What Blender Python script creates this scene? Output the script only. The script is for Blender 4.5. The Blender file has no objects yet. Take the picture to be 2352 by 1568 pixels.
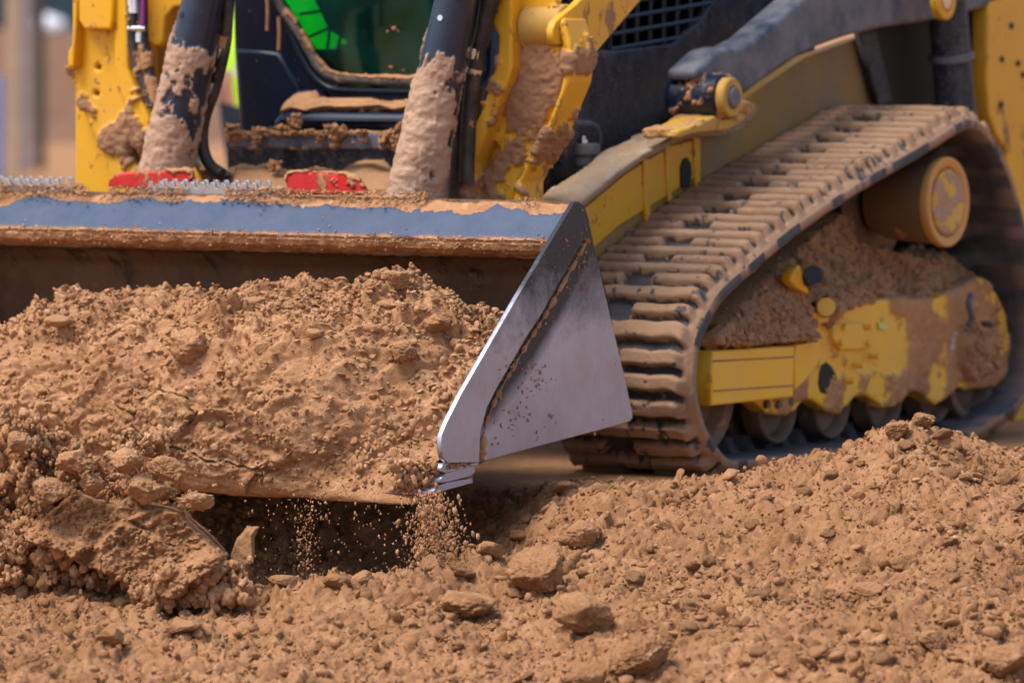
import bpy, bmesh, math, random
import numpy as np
from mathutils import Vector, Matrix

S = bpy.context.scene
COL = S.collection
rnd = random.Random(7)
rng = np.random.default_rng(11)

# ------------------------------------------------------------------ camera
# world: x = across the machine, -y = the way it faces, z = up, ground pad at z = 0
TH = math.radians(32); FPX = 13067.0; PITCH = math.atan(734 / FPX)
FW0 = np.array([-math.sin(TH), math.cos(TH), 0.0]); RT = np.array([math.cos(TH), math.sin(TH), 0.0])
FW = FW0 * math.cos(PITCH) + np.array([0, 0, -1.0]) * math.sin(PITCH); UP = np.cross(RT, FW)
CAM = np.array([7.324, -11.258, 1.035])
cd = bpy.data.cameras.new('camera'); cam = bpy.data.objects.new('camera', cd); COL.objects.link(cam)
cam.matrix_world = Matrix(((RT[0], UP[0], -FW[0], CAM[0]), (RT[1], UP[1], -FW[1], CAM[1]), (RT[2], UP[2], -FW[2], CAM[2]), (0, 0, 0, 1)))
cd.sensor_width = 36; cd.lens = 200; cd.clip_start = .1; cd.clip_end = 3000
cd.dof.use_dof = True; cd.dof.focus_distance = 11.75; cd.dof.aperture_fstop = 4.0
S.camera = cam

# ------------------------------------------------------------------ light
w = bpy.data.worlds.new("World"); S.world = w; w.use_nodes = True
SUN_EL, SUN_AZ = math.radians(62), math.radians(214)     # azimuth of the sun seen from above, from +y clockwise
sky = w.node_tree.nodes.new('ShaderNodeTexSky'); sky.sky_type = 'NISHITA'; sky.sun_disc = False
sky.sun_elevation = SUN_EL; sky.sun_rotation = SUN_AZ; sky.dust_density = 3.0; sky.air_density = 1.0; sky.ozone_density = 1.0
bg = w.node_tree.nodes['Background']; bg.inputs[1].default_value = .13
w.node_tree.links.new(sky.outputs[0], bg.inputs[0])
sl = bpy.data.lights.new('sun', 'SUN'); sl.energy = 1.95; sl.angle = math.radians(26); sl.color = (1, .95, .88)
so = bpy.data.objects.new('sun', sl); COL.objects.link(so)
sd = Vector((math.sin(SUN_AZ) * math.cos(SUN_EL), math.cos(SUN_AZ) * math.cos(SUN_EL), math.sin(SUN_EL)))
so.rotation_euler = sd.to_track_quat('Z', 'Y').to_euler(); so.location = (0, 0, 20)
S.view_settings.view_transform = 'Standard'; S.view_settings.look = 'None'; S.view_settings.exposure = 0.76; S.view_settings.gamma = 1
S.cycles.use_denoising = True; S.cycles.max_bounces = 6; S.cycles.transparent_max_bounces = 12
S.cycles.caustics_reflective = False; S.cycles.caustics_refractive = False; S.cycles.sample_clamp_indirect = 4

# ------------------------------------------------------------------ measuring helpers
def K(u, v, x=None, y=None, z=None, d=None):
    """point of the real scene seen at photo coordinate (u,v) on a given real plane"""
    r = FW + RT * ((u - 1176) / FPX) - UP * ((v - 784) / FPX)
    if x is not None: return CAM + r * ((x - CAM[0]) / r[0])
    if y is not None: return CAM + r * ((y - CAM[1]) / r[1])
    if z is not None: return CAM + r * ((z - CAM[2]) / r[2])
    return CAM + r * d
c1 = lambda X, Y: (X / 2.952, Y / 2.952)
c2 = lambda X, Y: (X / 2.952 + 735, Y / 2.952)
c3 = lambda X, Y: (X / 2.667 + 1470, Y / 2.667)
c4 = lambda X, Y: (X / 2.3415 + 1347.5, Y / 2.3415 + 551.2)
c6 = lambda X, Y: (X / 2.1334 + 796.2, Y / 2.1334 + 428.7)
cA = lambda X, Y: (X / 3.657, Y / 3.657)
cB = lambda X, Y: (X / 3.3688 + 490, Y / 3.3688)
cC = lambda X, Y: (X / 3.3688 + 1225, Y / 3.3688)
cD = lambda X, Y: (X / 3.658 + 1837.4, Y / 3.658)
cE = lambda X, Y: (X / 4.0 + 1837.4, Y / 4.0 + 343)
cF = lambda X, Y: (X / 3.8797 + 1592.5, Y / 3.8797 + 673.7)
cG = lambda X, Y: (X / 3.6583 + 1960, Y / 3.6583 + 612.5)
cH = lambda X, Y: (X / 5.69 + 918.7, Y / 5.69 + 918.7)
def cv(fn, pts): return [fn(*p) for p in pts]

# ------------------------------------------------------------------ noise
def _h(ix, iy, iz, seed):
    n = (ix.astype(np.int64) * 374761393 + iy.astype(np.int64) * 668265263 + iz.astype(np.int64) * 2147483647 + seed * 144665) & 0xffffffff
    n = ((n ^ (n >> 13)) * 1274126177) & 0xffffffff
    n = ((n ^ (n >> 16)) * 2246822519) & 0xffffffff
    return n ^ (n >> 15)
def vnoise(p, seed=0):
    i = np.floor(p).astype(np.int64); f = p - i; f = f * f * f * (f * (f * 6 - 15) + 10); r = 0
    for dx in (0, 1):
        wx = f[:, 0] if dx else 1 - f[:, 0]
        for dy in (0, 1):
            wy = f[:, 1] if dy else 1 - f[:, 1]
            for dz in (0, 1):
                wz = f[:, 2] if dz else 1 - f[:, 2]
                r = r + wx * wy * wz * (_h(i[:, 0] + dx, i[:, 1] + dy, i[:, 2] + dz, seed) / 4294967295.0)
    return r * 2 - 1
def fbm(p, octv=4, seed=0, gain=.5, ridge=False):
    a = 1; s = 0; t = 0
    for o in range(octv):
        n = vnoise(p * (2.03 ** o) + 17.3 * o, seed + o)
        if ridge: n = 1 - 2 * np.abs(n)
        s = s + a * n; t += a; a *= gain
    return s / t
def cells(p2, seed=0):
    """2-D worley: F1, F2, facet value (random tilt of each cell)"""
    i = np.floor(p2).astype(np.int64); F1 = np.full(len(p2), 9.0); F2 = F1.copy(); fac = np.zeros(len(p2)); idv = np.zeros(len(p2))
    z = np.zeros(len(p2), np.int64)
    for dx in (-1, 0, 1):
        for dy in (-1, 0, 1):
            cx = i[:, 0] + dx; cy = i[:, 1] + dy
            r1 = _h(cx, cy, z, seed) / 4294967295.0; r2 = _h(cx, cy, z + 1, seed) / 4294967295.0
            r3 = _h(cx, cy, z + 2, seed) / 4294967295.0; r4 = _h(cx, cy, z + 3, seed) / 4294967295.0; r5 = _h(cx, cy, z + 4, seed) / 4294967295.0
            ex = p2[:, 0] - (cx + r1); ey = p2[:, 1] - (cy + r2); d = ex * ex + ey * ey
            m = d < F1; F2 = np.where(m, F1, np.minimum(F2, d)); F1 = np.where(m, d, F1)
            fac = np.where(m, (r3 - .5) + (r4 - .5) * ex * 1.6 + (r5 - .5) * ey * 1.6, fac); idv = np.where(m, r3, idv)
    return np.sqrt(F1), np.sqrt(F2), fac, idv
def sst(a, b, x):
    t = np.clip((x - a) / (b - a), 0, 1); return t * t * (3 - 2 * t)

# ------------------------------------------------------------------ object helpers
def tag(o, label=None, cat=None, group=None, kind=None):
    if label: o['label'] = label
    if cat: o['category'] = cat
    if group: o['group'] = group
    if kind: o['kind'] = kind
    return o
def empty(name, loc=(0, 0, 0)):
    o = bpy.data.objects.new(name, None); o.empty_display_size = .1; o.location = loc; COL.objects.link(o); return o
def link(name, me, mat, parent=None, smooth=True):
    o = bpy.data.objects.new(name, me); COL.objects.link(o)
    if mat and not me.materials: me.materials.append(mat)
    if parent is not None:
        o.parent = parent
        if parent.parent is None and parent.type == 'EMPTY': o.matrix_parent_inverse = Matrix.Translation(-Vector(parent.location))
    if smooth: me.polygons.foreach_set('use_smooth', np.ones(len(me.polygons), bool))
    return o
def np_mesh(name, V, Fc, n=4):
    me = bpy.data.meshes.new(name); V = np.asarray(V, np.float32); Fc = np.asarray(Fc, np.int32).reshape(-1, n)
    me.vertices.add(len(V)); me.vertices.foreach_set('co', V.ravel())
    me.loops.add(Fc.size); me.loops.foreach_set('vertex_index', Fc.ravel())
    me.polygons.add(len(Fc)); me.polygons.foreach_set('loop_start', np.arange(0, Fc.size, n, dtype=np.int32))
    me.update(calc_edges=True); return me
def grid_faces(nu, nv, cu=False, cvv=False):
    a = np.arange(nu if cu else nu - 1); b = np.arange(nv if cvv else nv - 1); A, B = np.meshgrid(a, b, indexing='ij')
    A = A.ravel(); B = B.ravel(); A2 = (A + 1) % nu; B2 = (B + 1) % nv
    return np.stack([A * nv + B, A2 * nv + B, A2 * nv + B2, A * nv + B2], 1)
def set_attr(me, name, vals):
    at = me.attributes.get(name) or me.attributes.new(name, 'FLOAT', 'POINT'); at.data.foreach_set('value', np.asarray(vals, np.float32))
def get_co(me):
    a = np.empty(len(me.vertices) * 3, np.float32); me.vertices.foreach_get('co', a); return a.reshape(-1, 3).astype(float)
def get_no(me):
    a = np.empty(len(me.vertices) * 3, np.float32); me.vertex_normals.foreach_get('vector', a); return a.reshape(-1, 3).astype(float)
def evaluated(o):
    dg = bpy.context.evaluated_depsgraph_get(); dg.update()
    me = bpy.data.meshes.new_from_object(o.evaluated_get(dg)); return me

def plate(name, pts, plane, val, depth, mat, parent=None, holes=(), bevel=.003, mud=None, world=False):
    """outline given by (u,v) points lying on a real plane (x or y = val); extruded into real thickness"""
    ax = 0 if plane == 'x' else 1
    def conv(ps):
        out = []
        for p in ps:
            q = p if world else (lambda k: (k[1], k[2]) if ax == 0 else (k[0], k[2]))(K(p[0], p[1], **{plane: val}))
            out.append(q)
        return out
    cu = bpy.data.curves.new(name, 'CURVE'); cu.dimensions = '2D'; cu.fill_mode = 'BOTH'
    cu.bevel_depth = bevel; cu.bevel_resolution = 2; cu.offset = -bevel; cu.extrude = max(depth / 2 - bevel, .0005)
    for ps in [pts] + list(holes):
        q = conv(ps); s = cu.splines.new('POLY'); s.points.add(len(q) - 1); s.use_cyclic_u = True
        for i, (a, b) in enumerate(q): s.points[i].co = (a, b, 0, 1)
    t = bpy.data.objects.new('tmp', cu); COL.objects.link(t); me = evaluated(t)
    bpy.data.objects.remove(t); bpy.data.curves.remove(cu); me.name = name
    V = get_co(me); W = np.empty_like(V)
    if ax == 0: W[:, 0] = val - depth / 2 + V[:, 2]; W[:, 1] = V[:, 0]; W[:, 2] = V[:, 1]
    else: W[:, 0] = V[:, 0]; W[:, 2] = V[:, 1]; W[:, 1] = val + depth / 2 - V[:, 2]
    me.vertices.foreach_set('co', W.astype(np.float32).ravel()); me.materials.clear()
    bm = bmesh.new(); bm.from_mesh(me); bmesh.ops.remove_doubles(bm, verts=bm.verts, dist=1e-5); bmesh.ops.recalc_face_normals(bm, faces=bm.faces); bm.to_mesh(me); bm.free()
    o = link(name, me, mat, parent, smooth=False)
    if mud: mudify(o, **mud)
    return o

def mudify(o, voxel=.005, thick=.006, freq=9.0, bias=0.0, fn=None, top=0.3, seed=3, soft=.10):
    """remesh finely, then put on dried mud that has thickness; where it lies is stored as 'mud'"""
    m = o.modifiers.new('r', 'REMESH'); m.mode = 'VOXEL'; m.voxel_size = voxel; m.adaptivity = 0
    me = evaluated(o); o.modifiers.clear(); mats = [x for x in o.data.materials]; o.data = me; me.materials.clear()
    for x in mats: me.materials.append(x)
    V = get_co(me); N = get_no(me)
    n = fbm(V * freq, 5, seed, .6) + bias + top * np.maximum(N[:, 2], 0)
    if fn is not None: n = n + fn(V, N)
    mk = sst(0, soft, n)
    d = mk * (thick * (.75 + .9 * fbm(V * freq * 3.3, 4, seed + 9)) + .35 * thick * np.clip(n, 0, 1) * 2)
    d = d + mk * thick * .55 * fbm(V * 60, 4, seed + 5, .6, True)
    V = V + N * d[:, None]
    me.vertices.foreach_set('co', V.astype(np.float32).ravel()); me.update()
    me.polygons.foreach_set('use_smooth', np.ones(len(me.polygons), bool)); set_attr(me, 'mud', mk)

def tube(name, path, radii, mat, parent=None, seg=20, mud=None, closed=False, cap=True):
    P = [np.array(p, float) for p in path]; n = len(P)
    if np.isscalar(radii): radii = [radii] * n
    V = []; prev = None
    for i in range(n):
        a = P[(i - 1) % n] if (i > 0 or closed) else P[i]; b = P[(i + 1) % n] if (i < n - 1 or closed) else P[i]
        t = b - a; t = t / (np.linalg.norm(t) + 1e-9)
        if prev is None:
            h = np.array([0, 0, 1.0]) if abs(t[2]) < .9 else np.array([1.0, 0, 0]); s = np.cross(t, h)
        else: s = prev - t * np.dot(prev, t)
        s /= np.linalg.norm(s); prev = s; q = np.cross(t, s)
        for k in range(seg):
            an = 2 * math.pi * k / seg; V.append(P[i] + radii[i] * (math.cos(an) * s + math.sin(an) * q))
    V = np.array(V); F = grid_faces(n, seg, closed, True).tolist()
    me = bpy.data.meshes.new(name)
    if cap and not closed: F = F + [list(range(seg))[::-1], list(range((n - 1) * seg, n * seg))]
    me.from_pydata(V.tolist(), [], F); me.update()
    bm = bmesh.new(); bm.from_mesh(me); bmesh.ops.recalc_face_normals(bm, faces=bm.faces); bm.to_mesh(me); bm.free()
    o = link(name, me, mat, parent)
    try: me.set_sharp_from_angle(angle=math.radians(40))
    except Exception: pass
    if mud: mudify(o, **mud)
    return o
def smooth_path(P, it=3, closed=False):
    P = [np.array(p, float) for p in P]
    for _ in range(it):
        Q = []
        n = len(P)
        if not closed: Q.append(P[0])
        for i in range(n if closed else n - 1):
            a, b = P[i], P[(i + 1) % n]; Q += [a * .75 + b * .25, a * .25 + b * .75]
        if not closed: Q.append(P[-1])
        P = Q
    return P
def lathe(name, prof, c, mat, parent=None, axis='x', seg=48, mud=None):
    """profile of (distance along axis, radius)"""
    V = []; n = len(prof)
    for (a, r) in prof:
        for k in range(seg):
            an = 2 * math.pi * k / seg; p, q = r * math.cos(an), r * math.sin(an)
            V.append({'x': (c[0] + a, c[1] + p, c[2] + q), 'y': (c[0] + p, c[1] + a, c[2] + q), 'z': (c[0] + p, c[1] + q, c[2] + a)}[axis])
    F = grid_faces(n, seg, False, True).tolist() + [list(range(seg))[::-1], list(range((n - 1) * seg, n * seg))]
    me = bpy.data.meshes.new(name); me.from_pydata(V, [], F); me.update()
    bm = bmesh.new(); bm.from_mesh(me); bmesh.ops.recalc_face_normals(bm, faces=bm.faces); bm.to_mesh(me); bm.free()
    o = link(name, me, mat, parent)
    me.set_sharp_from_angle(angle=math.radians(35))
    if mud: mudify(o, **mud)
    return o
def box(name, a, b, mat, parent=None, bevel=.004, mud=None):
    bm = bmesh.new(); bmesh.ops.create_cube(bm, size=1)
    for v in bm.verts: v.co = Vector([(a[i] + b[i]) / 2 + v.co[i] * (b[i] - a[i]) for i in range(3)])
    if bevel: bmesh.ops.bevel(bm, geom=bm.edges[:], offset=bevel, segments=2, affect='EDGES')
    me = bpy.data.meshes.new(name); bm.to_mesh(me); bm.free(); o = link(name, me, mat, parent, smooth=False)
    if mud: mudify(o, **mud)
    return o
def kgrid(name, poly, xf, mat, parent=None, step=3.0, amp=.01, freq=14, plane='x', thick=.08, seed=5, extra=None, taper=14.):
    """lumpy mass whose near face passes through the real surface x = xf(u,v) (or y = xf(u,v)) inside an outline"""
    P = np.array(poly); u0, v0 = P.min(0); u1, v1 = P.max(0)
    us = np.arange(u0, u1 + step, step); vs = np.arange(v0, v1 + step, step); U, V = np.meshgrid(us, vs, indexing='ij'); U = U.ravel(); V = V.ravel()
    ins = np.zeros(len(U), bool); dist = np.full(len(U), 1e9)
    for i in range(len(P)):
        (x1, y1), (x2, y2) = P[i], P[(i + 1) % len(P)]
        c = ((y1 > V) != (y2 > V)) & (U < (x2 - x1) * (V - y1) / ((y2 - y1) + 1e-12) + x1); ins ^= c
        L2 = (x2 - x1) ** 2 + (y2 - y1) ** 2 + 1e-9; t = np.clip(((U - x1) * (x2 - x1) + (V - y1) * (y2 - y1)) / L2, 0, 1)
        dist = np.minimum(dist, np.hypot(U - x1 - t * (x2 - x1), V - y1 - t * (y2 - y1)))
    sd_ = np.where(ins, dist, -dist)
    xs = np.array([xf(a, b) for a, b in zip(U, V)])
    r = FW[None] + RT[None] * ((U - 1176) / FPX)[:, None] - UP[None] * ((V - 784) / FPX)[:, None]
    ax = {'x': 0, 'y': 1, 'd': 2}[plane]; Q = CAM + (r * xs[:, None] if ax == 2 else r * ((xs - CAM[ax]) / r[:, ax])[:, None])
    n = fbm(Q * freq, 5, seed, .55); n2 = fbm(Q * freq * .35, 3, seed + 4)
    sgn = 1 if ax == 0 else -1
    rise = amp * (n * .8 + n2 * 1.6) + (extra(Q) if extra else 0) - (1 - sst(0, taper, sd_ + 3 * n)) * thick * .8
    if ax == 2: Q = Q - FW[None] * rise[:, None]
    else: Q[:, ax] += sgn * rise
    keep = sd_ > -step * 1.2
    F = grid_faces(len(us), len(vs)); F = F[keep[F].all(1)]
    used = np.unique(F); mp = -np.ones(len(U), int); mp[used] = np.arange(len(used))
    VQ = Q[used]; FQ = mp[F]
    if ax == 2:
        sdu = sd_[used]; back = (CAM + r * xs[:, None])[used] + FW[None] * (thick * .8 + thick * .5 * sst(0, taper * 2, sdu))[:, None]; VQ = np.concatenate([VQ, back]); FQ = np.concatenate([FQ, FQ[:, ::-1] + len(used)])
        eg = np.concatenate([np.stack([mp[F][:, k], mp[F][:, (k + 1) % 4]], 1) for k in range(4)]); key = {}
        for a_, b_ in eg.tolist(): key[(a_, b_)] = 1
        rim = [(a_, b_) for (a_, b_) in key if (b_, a_) not in key]; nu_ = len(used)
        FQ = np.concatenate([FQ, np.array([[b_, a_, a_ + nu_, b_ + nu_] for a_, b_ in rim])])
    me = np_mesh(name, VQ, FQ); set_attr(me, 'mud', np.ones(len(VQ)))
    if ax == 2: set_attr(me, 'tone', .5 * fbm(VQ * 9, 3, 75) + .4 * fbm(VQ * 40, 3, 76))
    bm = bmesh.new(); bm.from_mesh(me); bmesh.ops.recalc_face_normals(bm, faces=bm.faces); bm.to_mesh(me); bm.free()
    o = link(name, me, mat, parent)
    if ax == 2: return o
    md = o.modifiers.new('s', 'SOLIDIFY'); md.thickness = thick * .5; md.offset = -1; md.use_even_offset = False
    return o

# ------------------------------------------------------------------ materials
MUD_A, MUD_B, MUD_C = (.500, .260, .124, 1), (.325, .154, .068, 1), (.68, .415, .245, 1)
def nodes(name):
    m = bpy.data.materials.new(name); m.use_nodes = True; nt = m.node_tree; return m, nt, nt.nodes['Principled BSDF']
def N(nt, t, **kw):
    n = nt.nodes.new(t)
    for k, v in kw.items():
        if k.startswith('i_'): n.inputs[k[2:].replace('_', ' ')].default_value = v
        else: setattr(n, k, v)
    return n
def noise(nt, co, scale, detail=5, rough=.6):
    n = N(nt, 'ShaderNodeTexNoise'); n.inputs['Scale'].default_value = scale; n.inputs['Detail'].default_value = detail; n.inputs['Roughness'].default_value = rough
    nt.links.new(co, n.inputs['Vector']); return n.outputs['Fac']
def ramp(nt, fac, a, b, ca=(0, 0, 0, 1), cb=(1, 1, 1, 1)):
    r = N(nt, 'ShaderNodeValToRGB'); r.color_ramp.elements[0].position = a; r.color_ramp.elements[1].position = b
    r.color_ramp.elements[0].color = ca; r.color_ramp.elements[1].color = cb; nt.links.new(fac, r.inputs[0]); return r.outputs[0]
def mix(nt, f, a, b):
    m = N(nt, 'ShaderNodeMix', data_type='RGBA')
    for s, v in ((m.inputs[0], f), (m.inputs[6], a), (m.inputs[7], b)):
        if isinstance(v, (tuple, float, int)): s.default_value = v
        else: nt.links.new(v, s)
    return m.outputs[2]
def math_(nt, op, a, b=0.0, clamp=False):
    m = N(nt, 'ShaderNodeMath', operation=op, use_clamp=clamp)
    for s, v in ((m.inputs[0], a), (m.inputs[1], b)):
        if isinstance(v, (float, int)): s.default_value = v
        else: nt.links.new(v, s)
    return m.outputs[0]
def mud_color(nt, co, a=MUD_A, b=MUD_B, c=MUD_C):
    f1 = math_(nt, 'MULTIPLY', ramp(nt, noise(nt, co, 7, 6, .65), .35, .68), ramp(nt, noise(nt, co, 2.1, 3, .6), .2, .6, (.4, .4, .4, 1))); f2 = ramp(nt, noise(nt, co, 38, 4, .6), .56, .74)
    return mix(nt, math_(nt, 'MULTIPLY', f2, .55), mix(nt, f1, a, b), c)

def soil_mat(name, a=MUD_A, b=MUD_B, c=MUD_C, bump=.8, attr=False):
    m, nt, bs = nodes(name); tc = N(nt, 'ShaderNodeTexCoord'); co = tc.outputs['Object']
    col = mud_color(nt, co, a, b, c); ta = N(nt, 'ShaderNodeAttribute', attribute_name='tone'); hs = N(nt, 'ShaderNodeHueSaturation'); nt.links.new(col, hs.inputs['Color'])
    nt.links.new(math_(nt, 'ADD', 1.0, math_(nt, 'MULTIPLY', ta.outputs['Fac'], .24)), hs.inputs['Value']); nt.links.new(math_(nt, 'SUBTRACT', 1.0, math_(nt, 'MULTIPLY', ta.outputs['Fac'], .04)), hs.inputs['Saturation']); col = hs.outputs[0]
    nt.links.new(col, bs.inputs['Base Color']); bs.inputs['Roughness'].default_value = .93; bs.inputs['Specular IOR Level'].default_value = .18
    h = math_(nt, 'ADD', math_(nt, 'MULTIPLY', noise(nt, co, 160, 6, .7), .7), math_(nt, 'MULTIPLY', noise(nt, co, 620, 3, .6), .3))
    bp = N(nt, 'ShaderNodeBump'); bp.inputs['Strength'].default_value = bump; bp.inputs['Distance'].default_value = .013
    nt.links.new(h, bp.inputs['Height']); nt.links.new(bp.outputs[0], bs.inputs['Normal']); return m

def painted(name, base, rough=.4, metal=0.0, thr=.62, scale=14, dust=.25, dustcol=(.42, .29, .21, 1), streak=1.0, base2=None, b2=(.45, .6), coat=0., spk=0.0, mudc=None, soft=.05):
    """paint or metal with a film of dust, dried mud spatter (noise) and the modelled mud (attribute 'mud')"""
    m, nt, bs = nodes(name); tc = N(nt, 'ShaderNodeTexCoord'); co = tc.outputs['Object']
    mp = N(nt, 'ShaderNodeMapping'); mp.inputs['Scale'].default_value = (1, 1, streak); nt.links.new(co, mp.inputs[0]); cs = mp.outputs[0]
    at = N(nt, 'ShaderNodeAttribute', attribute_name='mud')
    n1 = noise(nt, cs, scale, 6, .68); sp = ramp(nt, n1, thr, thr + soft)
    msk = math_(nt, 'MAXIMUM', at.outputs['Fac'], sp)
    if spk > 0:
        n3 = ramp(nt, noise(nt, cs, scale * 7, 3, .55), .72 - spk, .76 - spk); msk = math_(nt, 'MAXIMUM', msk, n3)
    bc = base
    if base2: bc = mix(nt, ramp(nt, noise(nt, cs, 9, 5, .6), *b2), base, base2)
    df = math_(nt, 'MULTIPLY', ramp(nt, noise(nt, cs, scale * .6, 6, .7), .35, .75), dust)
    bc = mix(nt, df, bc, dustcol)
    mc = mud_color(nt, co, *(mudc or (MUD_A, MUD_B, MUD_C)))
    nt.links.new(mix(nt, msk, bc, mc), bs.inputs['Base Color'])
    nt.links.new(math_(nt, 'ADD', math_(nt, 'MULTIPLY', msk, .9 - rough), math_(nt, 'ADD', rough, math_(nt, 'MULTIPLY', df, .35)), True), bs.inputs['Roughness'])
    nt.links.new(math_(nt, 'MULTIPLY', math_(nt, 'SUBTRACT', 1.0, msk), metal), bs.inputs['Metallic'])
    if coat: bs.inputs['Coat Weight'].default_value = coat; bs.inputs['Coat Roughness'].default_value = .2
    h = math_(nt, 'MULTIPLY', msk, math_(nt, 'ADD', 1.0, math_(nt, 'MULTIPLY', noise(nt, co, 130, 5, .7), 1.2)))
    bp = N(nt, 'ShaderNodeBump'); bp.inputs['Strength'].default_value = .7; bp.inputs['Distance'].default_value = .003
    bs.inputs['Specular IOR Level'].default_value = .38
    nt.links.new(h, bp.inputs['Height']); nt.links.new(bp.outputs[0], bs.inputs['Normal']); return m
def plain(name, col, rough=.6, metal=0., bump=0.):
    m, nt, bs = nodes(name); tc = N(nt, 'ShaderNodeTexCoord'); co = tc.outputs['Object']
    c2_ = tuple(min(1, c * 1.25) for c in col[:3]) + (1,); c1_ = tuple(c * .8 for c in col[:3]) + (1,)
    nt.links.new(ramp(nt, noise(nt, co, 20, 4), .3, .7, c1_, c2_), bs.inputs['Base Color'])
    bs.inputs['Roughness'].default_value = rough; bs.inputs['Metallic'].default_value = metal; return m

M_soil = soil_mat('loose_soil')
M_load = soil_mat('scooped_soil', (.63, .343, .172, 1), (.44, .214, .100, 1), (.79, .51, .31, 1), .8)
M_mud = soil_mat('caked_mud', (.46, .255, .13, 1), (.34, .18, .088, 1), (.55, .34, .20, 1), .5)
M_yel = painted('yellow_paint', (.80, .40, .006, 1), .42, 0, .60, 12, .25, (.48, .32, .2, 1), streak=.5, spk=.05, mudc=((.38, .20, .105, 1), (.28, .14, .07, 1), (.47, .28, .165, 1)))
M_yelD = painted('yellow_paint_dusty', (.60, .32, .015, 1), .5, 0, .60, 7, .95, (.34, .245, .17, 1), .45, soft=.2)
M_yelF = painted('yellow_paint_frame', (.88, .50, .03, 1), .45, 0, .60, 8, .35, (.50, .36, .25, 1), .5, soft=.08)
M_blk = painted('black_paint', (.002, .008, .026, 1), .30, 0, .70, 16, .05, (.1, .12, .18, 1), spk=.02)
PALE = ((.50, .32, .21, 1), (.38, .22, .14, 1), (.58, .40, .29, 1))
M_cyl = painted('cylinder_paint', (.008, .018, .042, 1), .30, 0, .72, 26, .08, (.2, .2, .25, 1), coat=.3, mudc=PALE)
M_blkS = painted('black_paint_spattered', (.002, .005, .012, 1), .42, 0, .60, 34, .75, (.10, .11, .14, 1), .7, spk=.10, soft=.25)
M_grey = painted('grey_dusty_paint', (.022, .036, .062, 1), .42, 0, .74, 17, 1.0, (.24, .225, .24, 1), .8, base2=(.07, .09, .12, 1), spk=.05)
M_beam = painted('bucket_paint', (.016, .045, .105, 1), .45, 0, .68, 26, .55, (.10, .12, .17, 1), 1, spk=.03)
M_inner = painted('bucket_inner', (.025, .022, .02, 1), .6, 0, .50, 12, .5, (.2, .13, .08, 1), .5, spk=.06, mudc=((.24, .13, .07, 1), (.18, .095, .05, 1), (.3, .17, .1, 1)))
M_rub = painted('track_rubber', (.030, .036, .050, 1), .6, 0, .75, 30, .35, (.25, .2, .16, 1), mudc=((.39, .235, .14, 1), (.28, .155, .088, 1), (.47, .30, .20, 1)))
M_hose = painted('hose_rubber', (.012, .014, .018, 1), .45, 0, .62, 26, .25, spk=.0)
M_chrome = painted('fitting_steel', (.75, .76, .8, 1), .25, 1, .66, 30, .2)
M_red = painted('red_paint', (.60, .012, .012, 1), .4, 0, .56, 22, .15, streak=.6)
M_wheel = painted('roller_steel', (.10, .065, .045, 1), .55, .2, .62, 16, .75, (.30, .19, .12, 1))
M_tread = painted('tread_steel', (.5, .52, .56, 1), .35, 1, .60, 40, .3)
M_whiteB = plain('white_fabric', (.75, .76, .85, 1), .8)
M_dark = plain('void_shade_and_dark_parts', (.012, .011, .010, 1), .7)  # near-black: painted-in shade of holes and recess, also plain dark parts
M_seal = painted('rubber_seal', (.03, .033, .035, 1), .6, 0, .55, 30, .5, (.3, .22, .16, 1))

# ================================================================== GROUND
def st(P): d = P[:, :2] - CAM[:2]; return d @ RT[:2], d @ FW0[:2]
def ground_base(s, t):
    zL = np.interp(t, [0, 7, 9, 10, 10.6, 11.0, 11.4, 11.6, 11.9, 12.2, 12.5, 12.8, 13.2],
                   [-.6, -.5, -.40, -.32, -.235, -.165, -.11, -.13, -.23, -.22, -.13, -.01, 0])
    R = np.interp(s, [-.1, .05, .16, .435, .62, .72, .80, .86, .92, 1.0, 1.08, 1.4, 1.9, 3], [-.03, .0, .03, .058, .10, .135, .165, .178, .155, .125, .11, .10, .05, 0])
    k = np.clip((t - 10.6) / 1.5, 0, 1); zF = -.235 + (R + .235) * (k ** .85)
    zR = np.where(t < 12.1, np.where(t < 10.6, zL, zF), R * (1 - sst(12.1, 12.55, t)))
    w_ = sst(-.17, .12, s); z = zL * (1 - w_) + zR * w_
    wl = 1 - sst(-.85, -.52, s); z = z + wl * .17 * np.exp(-((t - 11.92) / .22) ** 2) * (1 - .5 * sst(12.1, 12.3, t))
    z = z + .06 * np.exp(-(((s + .10) / .085) ** 2 + ((t - 11.62) / .12) ** 2))
    return z
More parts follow.
